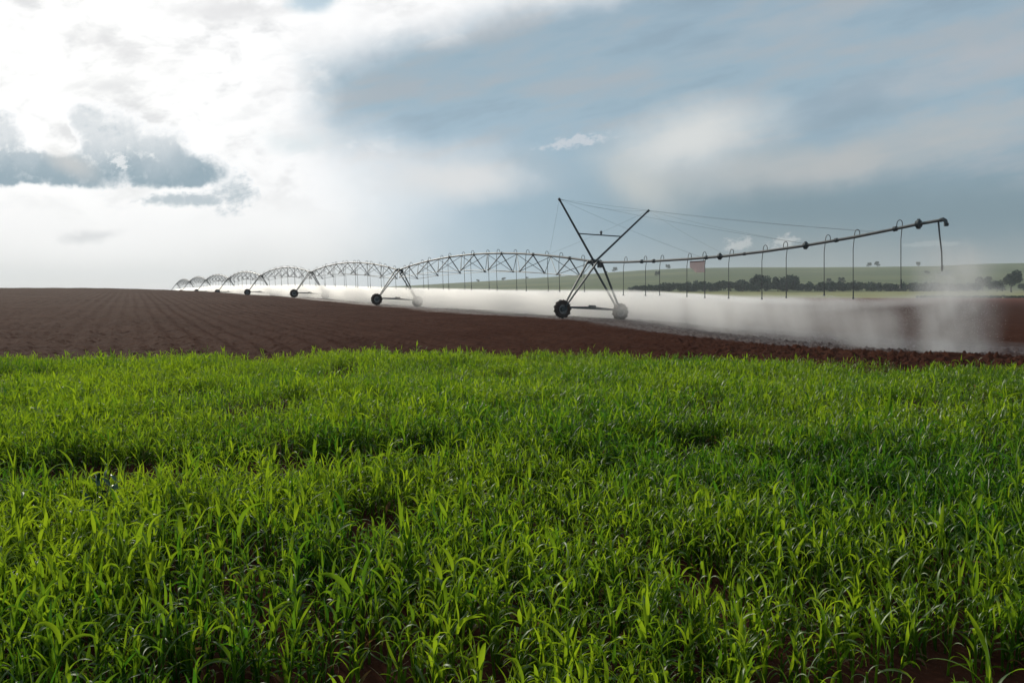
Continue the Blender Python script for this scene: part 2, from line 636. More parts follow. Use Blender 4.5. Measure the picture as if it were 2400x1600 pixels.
def build_ground():
    fine = np.radians(np.linspace(-43, 43, 900))
    coarse = np.radians(np.linspace(43, 317, 160))[1:-1]
    ang = np.concatenate([fine, coarse])
    rad = np.concatenate([np.linspace(0.4, 15, 90), np.geomspace(15.05, 70, 520), np.geomspace(70.5, 260, 220), np.geomspace(265, 3400, 56)])
    R, A = np.meshgrid(rad, ang, indexing='ij')
    X, Y = R * np.sin(A), R * np.cos(A)
    Z = ground_z(X, Y)
    V = np.stack([X, Y, Z], -1).reshape(-1, 3)
    nr, na = len(rad), len(ang)
    i, j = np.meshgrid(np.arange(nr - 1), np.arange(na), indexing='ij')
    j2 = (j + 1) % na
    Q = np.stack([i * na + j, i * na + j2, (i + 1) * na + j2, (i + 1) * na + j], -1).reshape(-1, 4)
    Q = Q[:, ::-1]
    # centre cap
    V = np.vstack([V, [[0, 0, gz(0, 0.01)]]])
    m, nt, b = material('red_soil')
    geo = node(nt, 'ShaderNodeNewGeometry')
    pos = geo.outputs['Position']
    sep = node(nt, 'ShaderNodeSeparateXYZ'); nt.links.new(pos, sep.inputs[0])
    px, py = G(nt, sep.outputs[0]), G(nt, sep.outputs[1])
    n1 = noise(nt, pos, 0.25, 5, 0.6)
    n2 = noise(nt, pos, 3.0, 6, 0.7)
    n3 = noise(nt, pos, 18.0, 4, 0.7)
    col = mixc(nt, n1.ss(0.3, 0.7), (0.054, 0.0205, 0.0120, 1), (0.074, 0.032, 0.0200, 1))
    col = mixc(nt, n2.ss(0.35, 0.75) * 0.6, col, (0.030, 0.013, 0.011, 1))
    col = mixc(nt, n3.ss(0.55, 0.75) * 0.4, col, (0.095, 0.052, 0.043, 1))
    # watered ground under and beyond the pipe: darker and smoother
    lat = (px - P1.x) * NR.x + (py - P1.y) * NR.y
    lon = (px - P1.x) * -D.x + (py - P1.y) * -D.y
    wet = (lat + (n1 - 0.5) * 3.0).ss(-4.5, -2.5) * (lat + (n1 - 0.5) * 6.0).ss(17, 10) * lon.ss(34, 27)
    col = mixc(nt, wet * 0.6, col, (0.038, 0.020, 0.017, 1))
    rough = (wet * -0.42) * n2.ss(0.3, 0.7, 0.4, 1.0) + 0.88
    # beyond: drier red field
    col = mixc(nt, py.ss(120, 420) * px.ss(0, 40), col, (0.15, 0.062, 0.045, 1))
    nt.links.new(col, b.inputs['Base Color'])
    nt.links.new(rough.s, b.inputs['Roughness'])
    nt.links.new((wet * 0.25 + 0.005).s, b.inputs['Specular IOR Level'])
    bump = node(nt, 'ShaderNodeBump')
    bump.inputs['Strength'].default_value = 0.8
    bump.inputs['Distance'].default_value = 0.06
    nt.links.new((n2 * 0.7 + n3 * 0.3).s, bump.inputs['Height'])
    nt.links.new(bump.outputs[0], b.inputs['Normal'])
    me = np_mesh('ground', V, Q, m)
    tag(link_mesh('ground', me), 'dark red ploughed soil field with furrows and clods', 'ground', kind='structure')


build_ground()


# ------------------------------------------------------------------ far hills
def ridge_py(px):
    xs = [-800, 300, 700, 900, 1000, 1100, 1200, 1300, 1400, 1500, 1600, 1750, 1900, 2050, 2200, 2300, 2400, 2700, 3400]
    ys = [692, 690, 680, 672, 667, 661, 655, 648.5, 641, 634, 629, 626.5, 627, 626, 624, 619, 617, 616, 622]
    return np.interp(px, xs, ys)


def hill_z(x, y):
    px = 1200 + F * x / y
    top = EYE + (692 - ridge_py(px)) / F * 1900
    s = np.clip((y - 450) / (1900 - 450), 0, 1.6)
    prof = np.where(s <= 1, 0.055 * np.minimum(s / 0.16, 1) + 0.945 * sstep(0.10, 1.12, s) / sstep(0.10, 1.12, 1.0), 1.0)
    prof = prof - 0.5 * np.clip(s - 1, 0, 1)
    low = 0.6
    return low + (top - low) * prof + 1.2 * (fbm(x * 0.004, y * 0.004, 60) - 0.5) * sstep(0.1, 0.4, s)


def build_hills():
    ang = np.tan(np.radians(np.linspace(-46, 46, 260)))
    ys = np.concatenate([np.linspace(440, 700, 40), np.geomspace(706, 3200, 90)])
    Yg, A = np.meshgrid(ys, ang, indexing='ij')
    Xg = Yg * A
    Z = hill_z(Xg, Yg)
    edge = sstep(440, 470, Yg)
    Z = base_height(Xg, Yg) * (1 - edge) + Z * edge
    Z[0] -= 1.0
    V = np.stack([Xg, Yg, Z], -1).reshape(-1, 3)
    nr, na = Yg.shape
    i, j = np.meshgrid(np.arange(nr - 1), np.arange(na - 1), indexing='ij')
    Q = np.stack([i * na + j, i * na + j + 1, (i + 1) * na + j + 1, (i + 1) * na + j], -1).reshape(-1, 4)
    m, nt, b = material('hill_pasture')
    geo = node(nt, 'ShaderNodeNewGeometry')
    sep = node(nt, 'ShaderNodeSeparateXYZ'); nt.links.new(geo.outputs['Position'], sep.inputs[0])
    x, y = G(nt, sep.outputs[0]), G(nt, sep.outputs[1])
    n1 = noise(nt, geo.outputs['Position'], 0.004, 4, 0.55)
    n2 = noise(nt, geo.outputs['Position'], 0.05, 5, 0.65)
    n3 = noise(nt, combine(nt, x * 0.15, y), 0.006, 3, 0.5)
    col = mixc(nt, n1.ss(0.4, 0.6), (0.105, 0.135, 0.050, 1), (0.145, 0.165, 0.066, 1))
    col = mixc(nt, n3.ss(0.5, 0.56) * 0.6, col, (0.090, 0.120, 0.050, 1))
    col = mixc(nt, n2.ss(0.6, 0.75) * 0.5, col, (0.060, 0.088, 0.034, 1))
    pale = mixc(nt, n2.ss(0.35, 0.7), (0.30, 0.29, 0.13, 1), (0.23, 0.24, 0.095, 1))
    col = mixc(nt, (y + n1 * 60).ss(735, 715), col, pale)
    nt.links.new(col, b.inputs['Base Color'])
    b.inputs['Roughness'].default_value = 0.95
    b.inputs['Specular IOR Level'].default_value = 0.1
    me = np_mesh('hills', V, Q, m)
    tag(link_mesh('hills', me), 'long low green hill with a pale strip of field at its foot', 'hill', kind='structure')


build_hills()

# ------------------------------------------------------------------ trees
def foliage_mat(name, c0, c1):
    m, nt, b = material(name)
    oi = node(nt, 'ShaderNodeNewGeometry')
    n = noise(nt, oi.outputs['Position'], 0.35, 4, 0.6)
    nt.links.new(mixc(nt, n.ss(0.35, 0.68), c0, c1), b.inputs['Base Color'])
    b.inputs['Roughness'].default_value = 0.8
    b.inputs['Specular IOR Level'].default_value = 0.2
    return m


M_LEAFDARK = foliage_mat('dark_foliage', (0.026, 0.055, 0.034, 1), (0.056, 0.096, 0.050, 1))
M_LEAFMID = foliage_mat('mid_foliage', (0.035, 0.062, 0.022, 1), (0.070, 0.105, 0.036, 1))
M_BARK = steel('tree_bark', (0.05, 0.04, 0.03, 1), (0.11, 0.09, 0.07, 1), 0.9, 0.0)


def crown_arrays(rng, h, w, lobes, n, base=0.25, leaf=0.5):
    """leaf clumps spread through several lobes; returns verts, quads"""
    cen, rad = [], []
    for i in range(lobes):
        a = rng.random() * 2 * math.pi
        rr = math.sqrt(rng.random()) * 0.33 * w
        zz = h * (base + (1 - base) * (0.25 + 0.55 * rng.random()))
        s = (0.20 + 0.16 * rng.random()) * w * (1.15 - 0.4 * (zz / h))
        cen.append((rr * math.cos(a), rr * math.sin(a), zz)); rad.append(s)
    cen, rad = np.array(cen), np.array(rad)
    k = rng.integers(0, lobes, n)
    d = rng.normal(size=(n, 3)); d /= np.linalg.norm(d, axis=1, keepdims=True)
    r = rng.random(n) ** 0.45
    c = cen[k] + d * (rad[k] * r)[:, None] * np.array([1, 1, 0.8])
    c[:, 2] = np.clip(c[:, 2], h * base * 0.7, h * 1.02)
    t1 = rng.normal(size=(n, 3)); t1 /= np.linalg.norm(t1, axis=1, keepdims=True)
    t2 = np.cross(t1, rng.normal(size=(n, 3))); t2 /= np.linalg.norm(t2, axis=1, keepdims=True)
    s = (leaf * (0.6 + 0.8 * rng.random(n)))[:, None]
    v = np.stack([c - t1 * s, c + t2 * s * 0.7, c + t1 * s, c - t2 * s * 0.7], 1).reshape(-1, 3)
    q = np.arange(4 * n).reshape(n, 4)
    return v, q, cen


def make_tree_meshes(seed, h, w, lobes, n, mat, base=0.25, leaf=0.5):
    rng = np.random.default_rng(seed)
    v, q, cen = crown_arrays(rng, h, w, lobes, n, base, leaf)
    crown = np_mesh('crown', v, q, mat, smooth=False)
    b = MB()
    r0 = 0.028 * h
    b.tube([(0, 0, -0.6), (0.02 * h, 0, h * 0.2), (0.0, 0.02 * h, h * 0.42), (0, 0, h * 0.7)], [r0 * 1.3, r0, r0 * 0.7, r0 * 0.25], 7)
    for c in cen[:5]:
        b.tube([(0.01 * h, 0.01 * h, h * 0.3), (c[0] * 0.5, c[1] * 0.5, h * 0.3 + (c[2] - h * 0.3) * 0.6), tuple(c)], [r0 * 0.5, r0 * 0.35, r0 * 0.1], 5)
    me = bpy.data.meshes.new('trunk')
    me.from_pydata(b.v, [], b.f)
    me.materials.append(M_BARK)
    return crown, me


TREE_KINDS = {
    'round': make_tree_meshes(1, 13, 14, 9, 1500, M_LEAFDARK, 0.12, 0.75),
    'tall': make_tree_meshes(2, 15, 11, 9, 1400, M_LEAFDARK, 0.15, 0.7),
    'broad': make_tree_meshes(3, 10, 14, 10, 1400, M_LEAFDARK, 0.10, 0.7),
    'open': make_tree_meshes(4, 10, 10, 7, 900, M_LEAFMID, 0.04, 0.6),
    'bush': make_tree_meshes(5, 5, 8, 7, 700, M_LEAFMID, 0.0, 0.5),
}


def far_z(x, y):
    return float(hill_z(np.array([x]), np.array([y]))[0]) if y > 470 else gz(x, y)


def tree(kind, px, Y, scale, label, group=None, cat='tree', name='tree'):
    x = (px - 1200) / F * Y
    root = empty(name, (x, Y, far_z(x, Y) - 0.1))
    root.rotation_euler.z = random.random() * 6.28
    root.scale = (scale, scale, scale)
    crown, trunk = TREE_KINDS[kind]
    link_mesh('crown', crown, root)
    link_mesh('trunk', trunk, root)
    tag(root, label, cat, group)
    return root


GW = 'trees of the wood below the hill'
tree('round', 1778, 690, 1.2, 'taller rounded dark tree standing out of the wood strip, left of its twin', GW)
tree('tall', 1822, 690, 0.9, 'lower bushy dark tree filling the dip between two taller crowns of the wood', GW)
tree('broad', 1845, 692, 1.45, 'broad dark tree standing out of the wood strip, right one of the tall pair', GW)
tree('round', 1740, 690, 0.85, 'dark tree leaning on the left flank of the tallest clump of the wood', GW)
tree('tall', 2368, 640, 1.25, 'big dark round tree at the right edge of the picture', GW)
tree('broad', 2335, 650, 0.95, 'low broad dark tree just left of the big tree at the right edge', GW)
tree('broad', 2398, 645, 0.7, 'dark tree cut by the right edge of the photo beside the big round tree', GW)
tree('open', 2302, 690, 1.3, 'pale hazy tree half hidden by the end gun spray', GW)
GR = 'small trees on the skyline of the hill'
for px, sc, kind, lab in ((1312, .9, 'bush', 'tiny bush on the skyline directly left of the mast foot'),
                          (1440, 1.1, 'open', 'small round tree on the skyline just right of the nearest drive tower'),
                          (1420, .8, 'bush', 'low scrub on the skyline touching the right legs of the nearest tower'),
                          (1564, 1.0, 'open', 'lone dark tree on the skyline left of the salmon panel'),
                          (2034, .95, 'open', 'left one of the close pair of small trees on the hill skyline'),
                          (2053, 1.2, 'open', 'right and larger one of the close pair of small trees on the hill skyline'),
                          (2148, 1.0, 'open', 'lone small tree on the skyline left of the end gun hose'),
                          (1120, .9, 'bush', 'low bush on the faint skyline seen through the middle of the nearest truss'),
                          (1180, 1.1, 'bush', 'round bush on the faint skyline under the right part of the nearest truss'),
                          (1235, .8, 'bush', 'small bush on the skyline under the last truss brace before the mast tower')):
    tree(kind, px, 1890, sc * 1.15, lab, GR)
tree('open', 1540, 1300, 0.9, 'small tree standing alone on the green slope left of the salmon panel', 'trees scattered on the green slope')
tree('open', 1940, 1000, 0.7, 'small dark tree on the slope just above the right half of the wood', 'trees scattered on the green slope')
tree('open', 1970, 1000, 0.85, 'round tree on the slope above the wood beside the long drop hose', 'trees scattered on the green slope')
tree('bush', 2170, 1300, 1.1, 'flat bush on the upper slope left of the end gun spray', 'trees scattered on the green slope')


def woods():
    rng = np.random.default_rng(21)
    vs, qs, off = [], [], 0
    for px in np.arange(1478, 2290, 8.0):
        for row in range(2):
            Y = 690 + row * 22 + rng.normal() * 6
            pxx = px + rng.normal() * 5
            x = (pxx - 1200) / F * Y
            h = 6.0 + 3.5 * vnoise(np.array([px * 0.02]), np.array([3.0 + row]), 9)[0] + rng.random() * 2
            if px < 1600:
                h *= 0.62 + 0.38 * (px - 1478) / 122
            if px > 2060:
                h *= 0.8
            v, q, _ = crown_arrays(rng, h, 7 + 4 * rng.random(), 5, 330, 0.0, 0.6)
            v[:, 0] += x; v[:, 1] += Y; v[:, 2] += far_z(x, Y) - 0.3
            vs.append(v); qs.append(q + off); off += len(v)
    me = np_mesh('woods', np.vstack(vs), np.vstack(qs), M_LEAFDARK, smooth=False)
    tag(link_mesh('woods', me), 'long dark strip of riverside wood at the foot of the green hill', 'wood', kind='stuff')


woods()


def hedge():
    rng = np.random.default_rng(31)
    vs, qs, off = [], [], 0
    for px in np.arange(2150, 2640, 6.0):
        Y = 442 + rng.normal() * 1.5
        x = (px - 1200) / F * Y
        v, q, _ = crown_arrays(rng, 1.1 + rng.random() * 0.5, 3.2, 4, 120, 0.0, 0.3)
        v[:, 0] += x; v[:, 1] += Y; v[:, 2] += gz(x, Y) - 0.1
        vs.append(v); qs.append(q + off); off += len(v)
    me = np_mesh('hedge', np.vstack(vs), np.vstack(qs), M_LEAFMID, smooth=False)
    tag(link_mesh('hedge', me), 'low dark green hedge line between the red field and the pale strip on the right', 'hedge')


hedge()

# ------------------------------------------------------------------ the irrigation machine
def catenary(a, b, sag, n=8):
    return [a.lerp(b, i / n) - Vector((0, 0, sag * 4 * (i / n) * (1 - i / n))) for i in range(n + 1)]


MACHINE = tag(empty('irrigation_machine', (P1.x, P1.y, gz(P1.x, P1.y))),
              'long grey centre pivot irrigation machine on wheeled towers crossing the red soil field', 'irrigation machine')
MINV = Matrix.Translation(MACHINE.location).inverted()


def under_machine(o):
    """parent to the machine while the geometry stays in world coordinates"""
    o.parent = MACHINE
    o.matrix_parent_inverse = MINV
    return o


def part_empty(name):
    return under_machine(empty(name))


# ---- drive towers: local x along the pipe (away), y to the left, z up, origin at the pipe joint
H = PIPE_H
HUB = 0.60
BASE = 2.38
def tower_meshes():
    d = {}
    zb = -H + HUB + 0.14
    legs = []
    for sy in (1, -1):
        for sx in (1, -1):
            b = MB()
            top = Vector((sx * 0.62, sy * 0.10, 0.03))
            bot = Vector((sx * 0.12, sy * (BASE - 0.16), zb + 0.05))
            b.angle_bar(top, bot, 0.105, 0.022, (1, 0, 0))
            legs.append(b)
    d['leg'] = legs
    b = MB()
    b.box((0, 0, zb), 0.16, 2 * BASE - 0.5, 0.13)
    for sy in (1, -1):
        b.box((0, sy * (BASE - 0.22), zb - 0.02), 0.22, 0.10, 0.22)
    d['base_beam'] = b
    b = MB()
    b.tube([(0.02, -0.28, zb + 0.12), (0.02, 0.22, zb + 0.12)], 0.11, 12)
    b.box((0.02, 0.0, zb + 0.06), 0.2, 0.24, 0.1)
    b.tube([(0.0, 0.2, zb + 0.10), (0.0, BASE - 0.2, zb + 0.02)], 0.028, 6)
    b.tube([(0.0, -0.28, zb + 0.10), (0.0, -BASE + 0.2, zb + 0.02)], 0.028, 6)
    d['drive_motor'] = b
    for nm, sy in (('gearbox', 1), ('gearbox', -1)):
        b = MB()
        b.tube([(-0.16, sy * BASE, -H + HUB), (0.05, sy * BASE, -H + HUB)], [0.17, 0.2], 14)
        b.box((-0.02, sy * (BASE - 0.14), -H + HUB + 0.04), 0.2, 0.22, 0.22)
        d.setdefault('gearbox', []).append(b)
    b = MB()
    # pipe saddle and flanged flexible joint
    b.lathe([(-0.34, 0.10), (-0.34, 0.15), (-0.30, 0.15), (-0.30, 0.115), (-0.06, 0.12), (-0.02, 0.15), (0.05, 0.15), (0.09, 0.12), (0.28, 0.115), (0.28, 0.155), (0.33, 0.155), (0.33, 0.10)], n=16)
    b.box((0, 0, -0.14), 1.3, 0.24, 0.05)
    b.box((-0.55, 0, -0.05), 0.06, 0.30, 0.20)
    b.box((0.55, 0, -0.05), 0.06, 0.30, 0.20)
    d['pipe_joint'] = b
    b = MB()
    b.box((-0.25, -0.30, -0.22), 0.30, 0.22, 0.42)
    b.box((-0.25, -0.30, 0.005), 0.34, 0.26, 0.03)
    b.tube([(-0.25, -0.30, 0.0), (-0.25, -0.30, 0.14)], 0.03, 6)
    d['control_box'] = b
    wh = []
    for sy in (1, -1):
        b = MB()
        R, W = 0.60, 0.15
        prof = [(-W * 0.8, R * 0.55), (-W, R * 0.68), (-W * 1.05, R * 0.80), (-W * 0.95, R * 0.93), (-W * 0.6, R * 0.985), (0, R),
                (W * 0.6, R * 0.985), (W * 0.95, R * 0.93), (W * 1.05, R * 0.80), (W, R * 0.68), (W * 0.8, R * 0.55)]
        c = (0.0, sy * BASE, -H + HUB)
        b.lathe(prof, n=40, c=c, mi=0)
        for i in range(24):                        # bar lugs, alternating sides
            a = 2 * math.pi * i / 24
            side = 1 if i % 2 else -1
            rot = Matrix.Rotation(a, 3, 'X') @ Matrix.Rotation(side * 0.6, 3, 'Z')
            cc = Vector(c) + Matrix.Rotation(a, 3, 'X') @ Vector((side * W * 0.45, 0, R * 1.0))
            b.box(cc, W * 1.2, 0.055, 0.06, rot, 0)
        b.lathe([(-W * 0.82, R * 0.56), (-W * 0.6, R * 0.53), (-W * 0.25, R * 0.50), (-W * 0.22, R * 0.20), (-W * 0.5, R * 0.17), (-W * 0.5, 0.0)], n=28, c=c, mi=1)
        b.lathe([(W * 0.82, R * 0.56), (W * 0.6, R * 0.53), (W * 0.2, R * 0.50), (W * 0.15, R * 0.20), (W * 0.5, R * 0.17), (W * 0.5, 0.0)], n=28, c=c, mi=1)
        for i in range(8):
            a = 2 * math.pi * i / 8
            cc = Vector(c) + Vector((-W * 0.55, math.cos(a) * R * 0.12, math.sin(a) * R * 0.12))
            b.tube([cc, cc + Vector((W * 0.2, 0, 0))], 0.014, 6, 1)
        wh.append(b)
    d['wheel'] = wh
    return d


TM = tower_meshes()
PROTO = None
RZ = math.atan2(D.y, D.x)
for k, J in enumerate(JOINTS):
    t = part_empty('drive_tower')
    t.matrix_parent_inverse = Matrix.Identity(4)
    t.location = J - MACHINE.location
    t.rotation_euler = (Matrix.Rotation(RZ, 3, 'Z') @ Matrix.Rotation(ROLL, 3, 'X')).to_euler()
    if PROTO is None:
        PROTO = []
        for b in TM['leg']:
            PROTO.append(b.build('leg', M_DARK, t, smooth=False))
        PROTO.append(TM['base_beam'].build('base_beam', M_DARK, t, smooth=False))
        PROTO.append(TM['drive_motor'].build('drive_motor', M_DARK, t))
        for b in TM['gearbox']:
            PROTO.append(b.build('gearbox', M_DARK, t))
        PROTO.append(TM['pipe_joint'].build('pipe_joint', M_DARK, t))
        PROTO.append(TM['control_box'].build('control_box', M_STEEL, t, smooth=False))
        for b in TM['wheel']:
            PROTO.append(b.build('wheel', [M_RUBBER, M_RIM], t))
    else:
        for o in PROTO:
            c = o.copy()
            COL.objects.link(c)
            c.parent = t

UPL = (Matrix.Rotation(RZ, 3, 'Z') @ Matrix.Rotation(ROLL, 3, 'X'))      # machine axes to world
ACR = UPL @ Vector((0, 1, 0))     # to the left
UPV = UPL @ Vector((0, 0, 1))


def hose_mb(top, bottom, side, r=0.024, goose=True, n=7, loop=0.26):
    """gooseneck over the pipe, then the hanging hose, weight and nozzle"""
    b = MB()
    pts = []
    w = loop * 0.5
    if goose:
        pts.append(top + Vector((0, 0, 0.05)))
        for i in range(0, 7):
            a = math.pi * i / 6
            pts.append(top + side * (w - w * math.cos(a)) + Vector((0, 0, 0.16 + loop * 0.62 * math.sin(a))))
        start = top + side * (2 * w) + ACR * 0.10
    else:
        start = top
    bx = bottom
    for i in range(1, 6):
        s = i / 5
        p = Vector((start.x, start.y, start.z)).lerp(bx, s)
        pts.append(p)
    b.tube(pts, r, n)
    b.tube([bx + Vector((0, 0, 0.32)), bx + Vector((0, 0, 0.02))], r * 1.6, n)
    b.tube([bx + Vector((0, 0, 0.03)), bx - Vector((0, 0, 0.05)), bx - Vector((0, 0, 0.07))], [r * 2.0, r * 2.6, r * 3.4], 10)
    return b


NOZ = 1.92
JOINT_TABLE = []


def span(k, A, B):
    """bowed, trussed span between two tower joints"""
    root = part_empty('pipe_span')
    A2, B2 = A + (B - A).normalized() * 0.34, B - (B - A).normalized() * 0.34
    bow = 1.08
    def pipe(t):
        return A2.lerp(B2, t) + UPV * (bow * 4 * t * (1 - t))
    seg = 30
    sides = 10 if k < 3 else 7
    b = MB()
    b.tube([pipe(i / seg) for i in range(seg + 1)], 0.078, sides)
    nj = 7
    ts = [0.075 + 0.85 * i / (nj - 1) for i in range(nj)]
    for t in ts:                                   # flanges at each pipe length
        p, q = pipe(t), pipe(t + 0.004)
        dr = (q - p).normalized()
        b.tube([p - dr * 0.05, p + dr * 0.05], 0.125, 10)
    b.build('water_pipe', M_PIPE, root)
    # truss rods: strung under the pipe on both sides
    def node_pt(t, s):
        dep = 1.15 + 0.35 * 4 * t * (1 - t)
        half = 0.95 + 0.25 * 4 * t * (1 - t)
        return pipe(t) - UPV * dep + ACR * (half * s)
    mids = [(ts[i] + ts[i + 1]) / 2 for i in range(nj - 1)]
    for s in (1, -1):
        rb = MB()
        pts = [A + (B - A).normalized() * 0.5 + ACR * (0.1 * s) - UPV * 0.15] + [node_pt(t, s) for t in ts] + [B - (B - A).normalized() * 0.5 + ACR * (0.1 * s) - UPV * 0.15]
        rb.tube(pts, 0.024, 6)
        rb.build('truss_rod', M_STEEL, root)
    rr = 0.045
    for i, t in enumerate(ts):
        vb = MB()
        top = pipe(t) - UPV * 0.06
        L, R = node_pt(t, 1), node_pt(t, -1)
        vb.tube([top, L], rr, 6)
        vb.tube([top, R], rr, 6)
        vb.tube([L, R], 0.017, 6)
        if i > 0:
            m = pipe(mids[i - 1]) - UPV * 0.06
            vb.tube([m, L], 0.022, 6); vb.tube([m, R], 0.022, 6)
        if i < nj - 1:
            m = pipe(mids[i]) - UPV * 0.06
            vb.tube([m, L], 0.022, 6); vb.tube([m, R], 0.022, 6)
        vb.box(top + UPV * 0.02, 0.5, 0.1, 0.05, UPL)
        for P in (L, R):
            vb.box(P, 0.2, 0.07, 0.09, UPL)
        vb.build('truss_brace', M_DARK, root, smooth=False)
    # drop hoses
    nd = 15
    allm = MB()
    for i in range(nd):
        t = (i + 0.5) / nd
        p = pipe(t)
        side = ACR if i % 2 else -ACR
        g = A.lerp(B, t).z - PIPE_H
        bot = Vector((p.x, p.y, g + NOZ)) + Vector((side.x, side.y, 0)) * 0.26
        h = hose_mb(p, bot, side, 0.02 if k < 2 else 0.018, True, 6)
        if k < 5:
            h.build('drop_hose', M_HOSE, root)
        else:
            allm.add(h.v, h.f)
    if allm.v:
        allm.build('drop_hose', M_HOSE, root)['kind'] = 'stuff'


for k in range(len(JOINTS) - 1):
    span(k, JOINTS[k], JOINTS[k + 1])

# ---- overhanging boom in front of the nearest tower
BOOM_PX = [(1410, 614.5), (1470, 614), (1540, 611.5), (1620, 606.5), (1700, 600), (1790, 589.5), (1890, 575), (2000, 556), (2115, 533), (2153, 525), (2205, 516)]
BP = [on_pipe_plane(*p) for p in BOOM_PX]


def boom_at(px):
    xs = [p[0] for p in BOOM_PX]
    return on_pipe_plane(px, float(np.interp(px, xs, [p[1] for p in BOOM_PX])))


boom = part_empty('overhang_boom')
b = MB()
b.tube([JOINTS[0] - D * 0.33] + BP[0:], [0.072] * 6 + [0.068] * 3 + [0.064] * 3, 12)
b.build('water_pipe', M_PIPE, boom)
for px, r in ((1504, .12), (1532, .12), (1655, .11), (1687, .15), (1745, .09), (1888, .15), (1960, .10), (2098, .11), (2153, .17)):
    p, q = boom_at(px), boom_at(px + 4)
    dr = (q - p).normalized()
    b = MB()
    b.tube([p - dr * 0.09, p - dr * 0.07, p - dr * 0.07 + dr * 0.001, p + dr * 0.07, p + dr * 0.071, p + dr * 0.09], [r * 0.75, r * 0.78, r, r, r * 0.78, r * 0.75], 12)
    if r > 0.14:
        b.box(p - Vector((0, 0, r * 0.6)), 0.12, 0.12, r * 1.2, UPL)
        b.box(p + Vector((0, 0, r * 0.7)), 0.09, 0.09, r * 1.1, UPL)
    b.build('pipe_coupling', M_DARK, boom)
DROPS = [(1464, 690), (1516, 691), (1549, 690), (1613, 693), (1655, 696), (1711, 697), (1789, 699), (1846, 696), (1935, 690), (2003, 698), (2115, 672)]
for i, (px, yb) in enumerate(DROPS):
    w = 0.27
    sgn = -1 if i % 3 == 1 else 1
    side = D * sgn
    q = on_pipe_plane(px, yb)
    top = boom_at(px) - side * w
    hose_mb(top, Vector((q.x, q.y, q.z)) + ACR * 0.10, side, 0.018, True, 8, w).build('drop_hose', M_HOSE, boom)
# end gun: elbow, valve and trailing hose
E = BP[-1]
b = MB()
b.tube([E - D * -0.02, E - D * 0.10 + Vector((0, 0, 0.02)), E - D * 0.20 - Vector((0, 0, 0.04)), E - D * 0.24 - Vector((0, 0, 0.16))], [0.085, 0.085, 0.08, 0.07], 10)
b.tube([E - D * 0.24 - Vector((0, 0, 0.14)), E - D * 0.24 - Vector((0, 0, 0.26))], [0.10, 0.085], 10)
b.build('end_elbow', M_DARK, boom)
b = MB()
hb = on_pipe_plane(2208, 628)
h0 = E + D * 0.1
b.tube([h0 + Vector((0, 0, -0.05)), h0.lerp(hb, 0.3), h0.lerp(hb, 0.65) + Vector((0.03, 0, 0)), hb], [0.036, 0.032, 0.03, 0.03], 8)
b.tube([hb + Vector((0, 0, 0.1)), hb - Vector((0, 0, 0.12))], [0.05, 0.035], 8)
b.build('end_gun_hose', M_HOSE, boom)

# ---- X shaped mast with cables
mast = part_empty('cable_mast')
J0 = JOINTS[0]
def loc(x, y, z):
    return J0 + UPL @ Vector((x, y, z))
tipL, tipR = loc(-0.95, 3.62, 3.72), loc(-0.95, -3.66, 3.72)
footL, footR = loc(-0.05, 0.12, 0.05), loc(-0.05, -0.12, 0.05)
for foot, tip in ((footL, tipL), (footR, tipR)):
    b = MB()
    b.tube([foot, tip], [0.075, 0.062], 8)
    dr = (tip - foot).normalized()
    b.tube([tip - dr * 0.12, tip + dr * 0.05], 0.085, 8)
    b.build('mast_arm', M_DARK, mast)
cl, cr = footL.lerp(tipL, 0.445), footR.lerp(tipR, 0.475)
b = MB(); b.angle_bar(cl, cr, 0.075, 0.02, (0, 0, 1)); b.build('crossbar', M_DARK, mast, smooth=False)
mid = cl.lerp(cr, 0.52)
b = MB()
b.tube([mid, mid + Vector((0, 0, 0.12))], 0.06, 8)
b.tube([mid + Vector((0, 0, 0.12)), mid + Vector((0, 0, 0.26)), mid + Vector((0, 0, 0.31))], [0.085, 0.08, 0.03], 10)
b.build('beacon_lamp', M_STEEL, mast)
for tip, pxs in ((tipL, (1640, 1888, 2040)), (tipR, (1700, 1888, 2050))):
    for px in pxs:
        b = MB()
        b.tube(catenary(tip, boom_at(px) + Vector((0, 0, 0.08)), 0.12), 0.0045, 4)
        b.build('support_cable', M_STEEL, mast)
b = MB(); b.tube(catenary(tipL, tipR, 0.25), 0.0045, 4); b.build('support_cable', M_STEEL, mast)
for tip in (tipL, tipR):
    b = MB(); b.tube(catenary(tip, J0 + D * 6.0 + UPV * 0.75, 0.08), 0.0045, 4); b.build('support_cable', M_STEEL, mast)

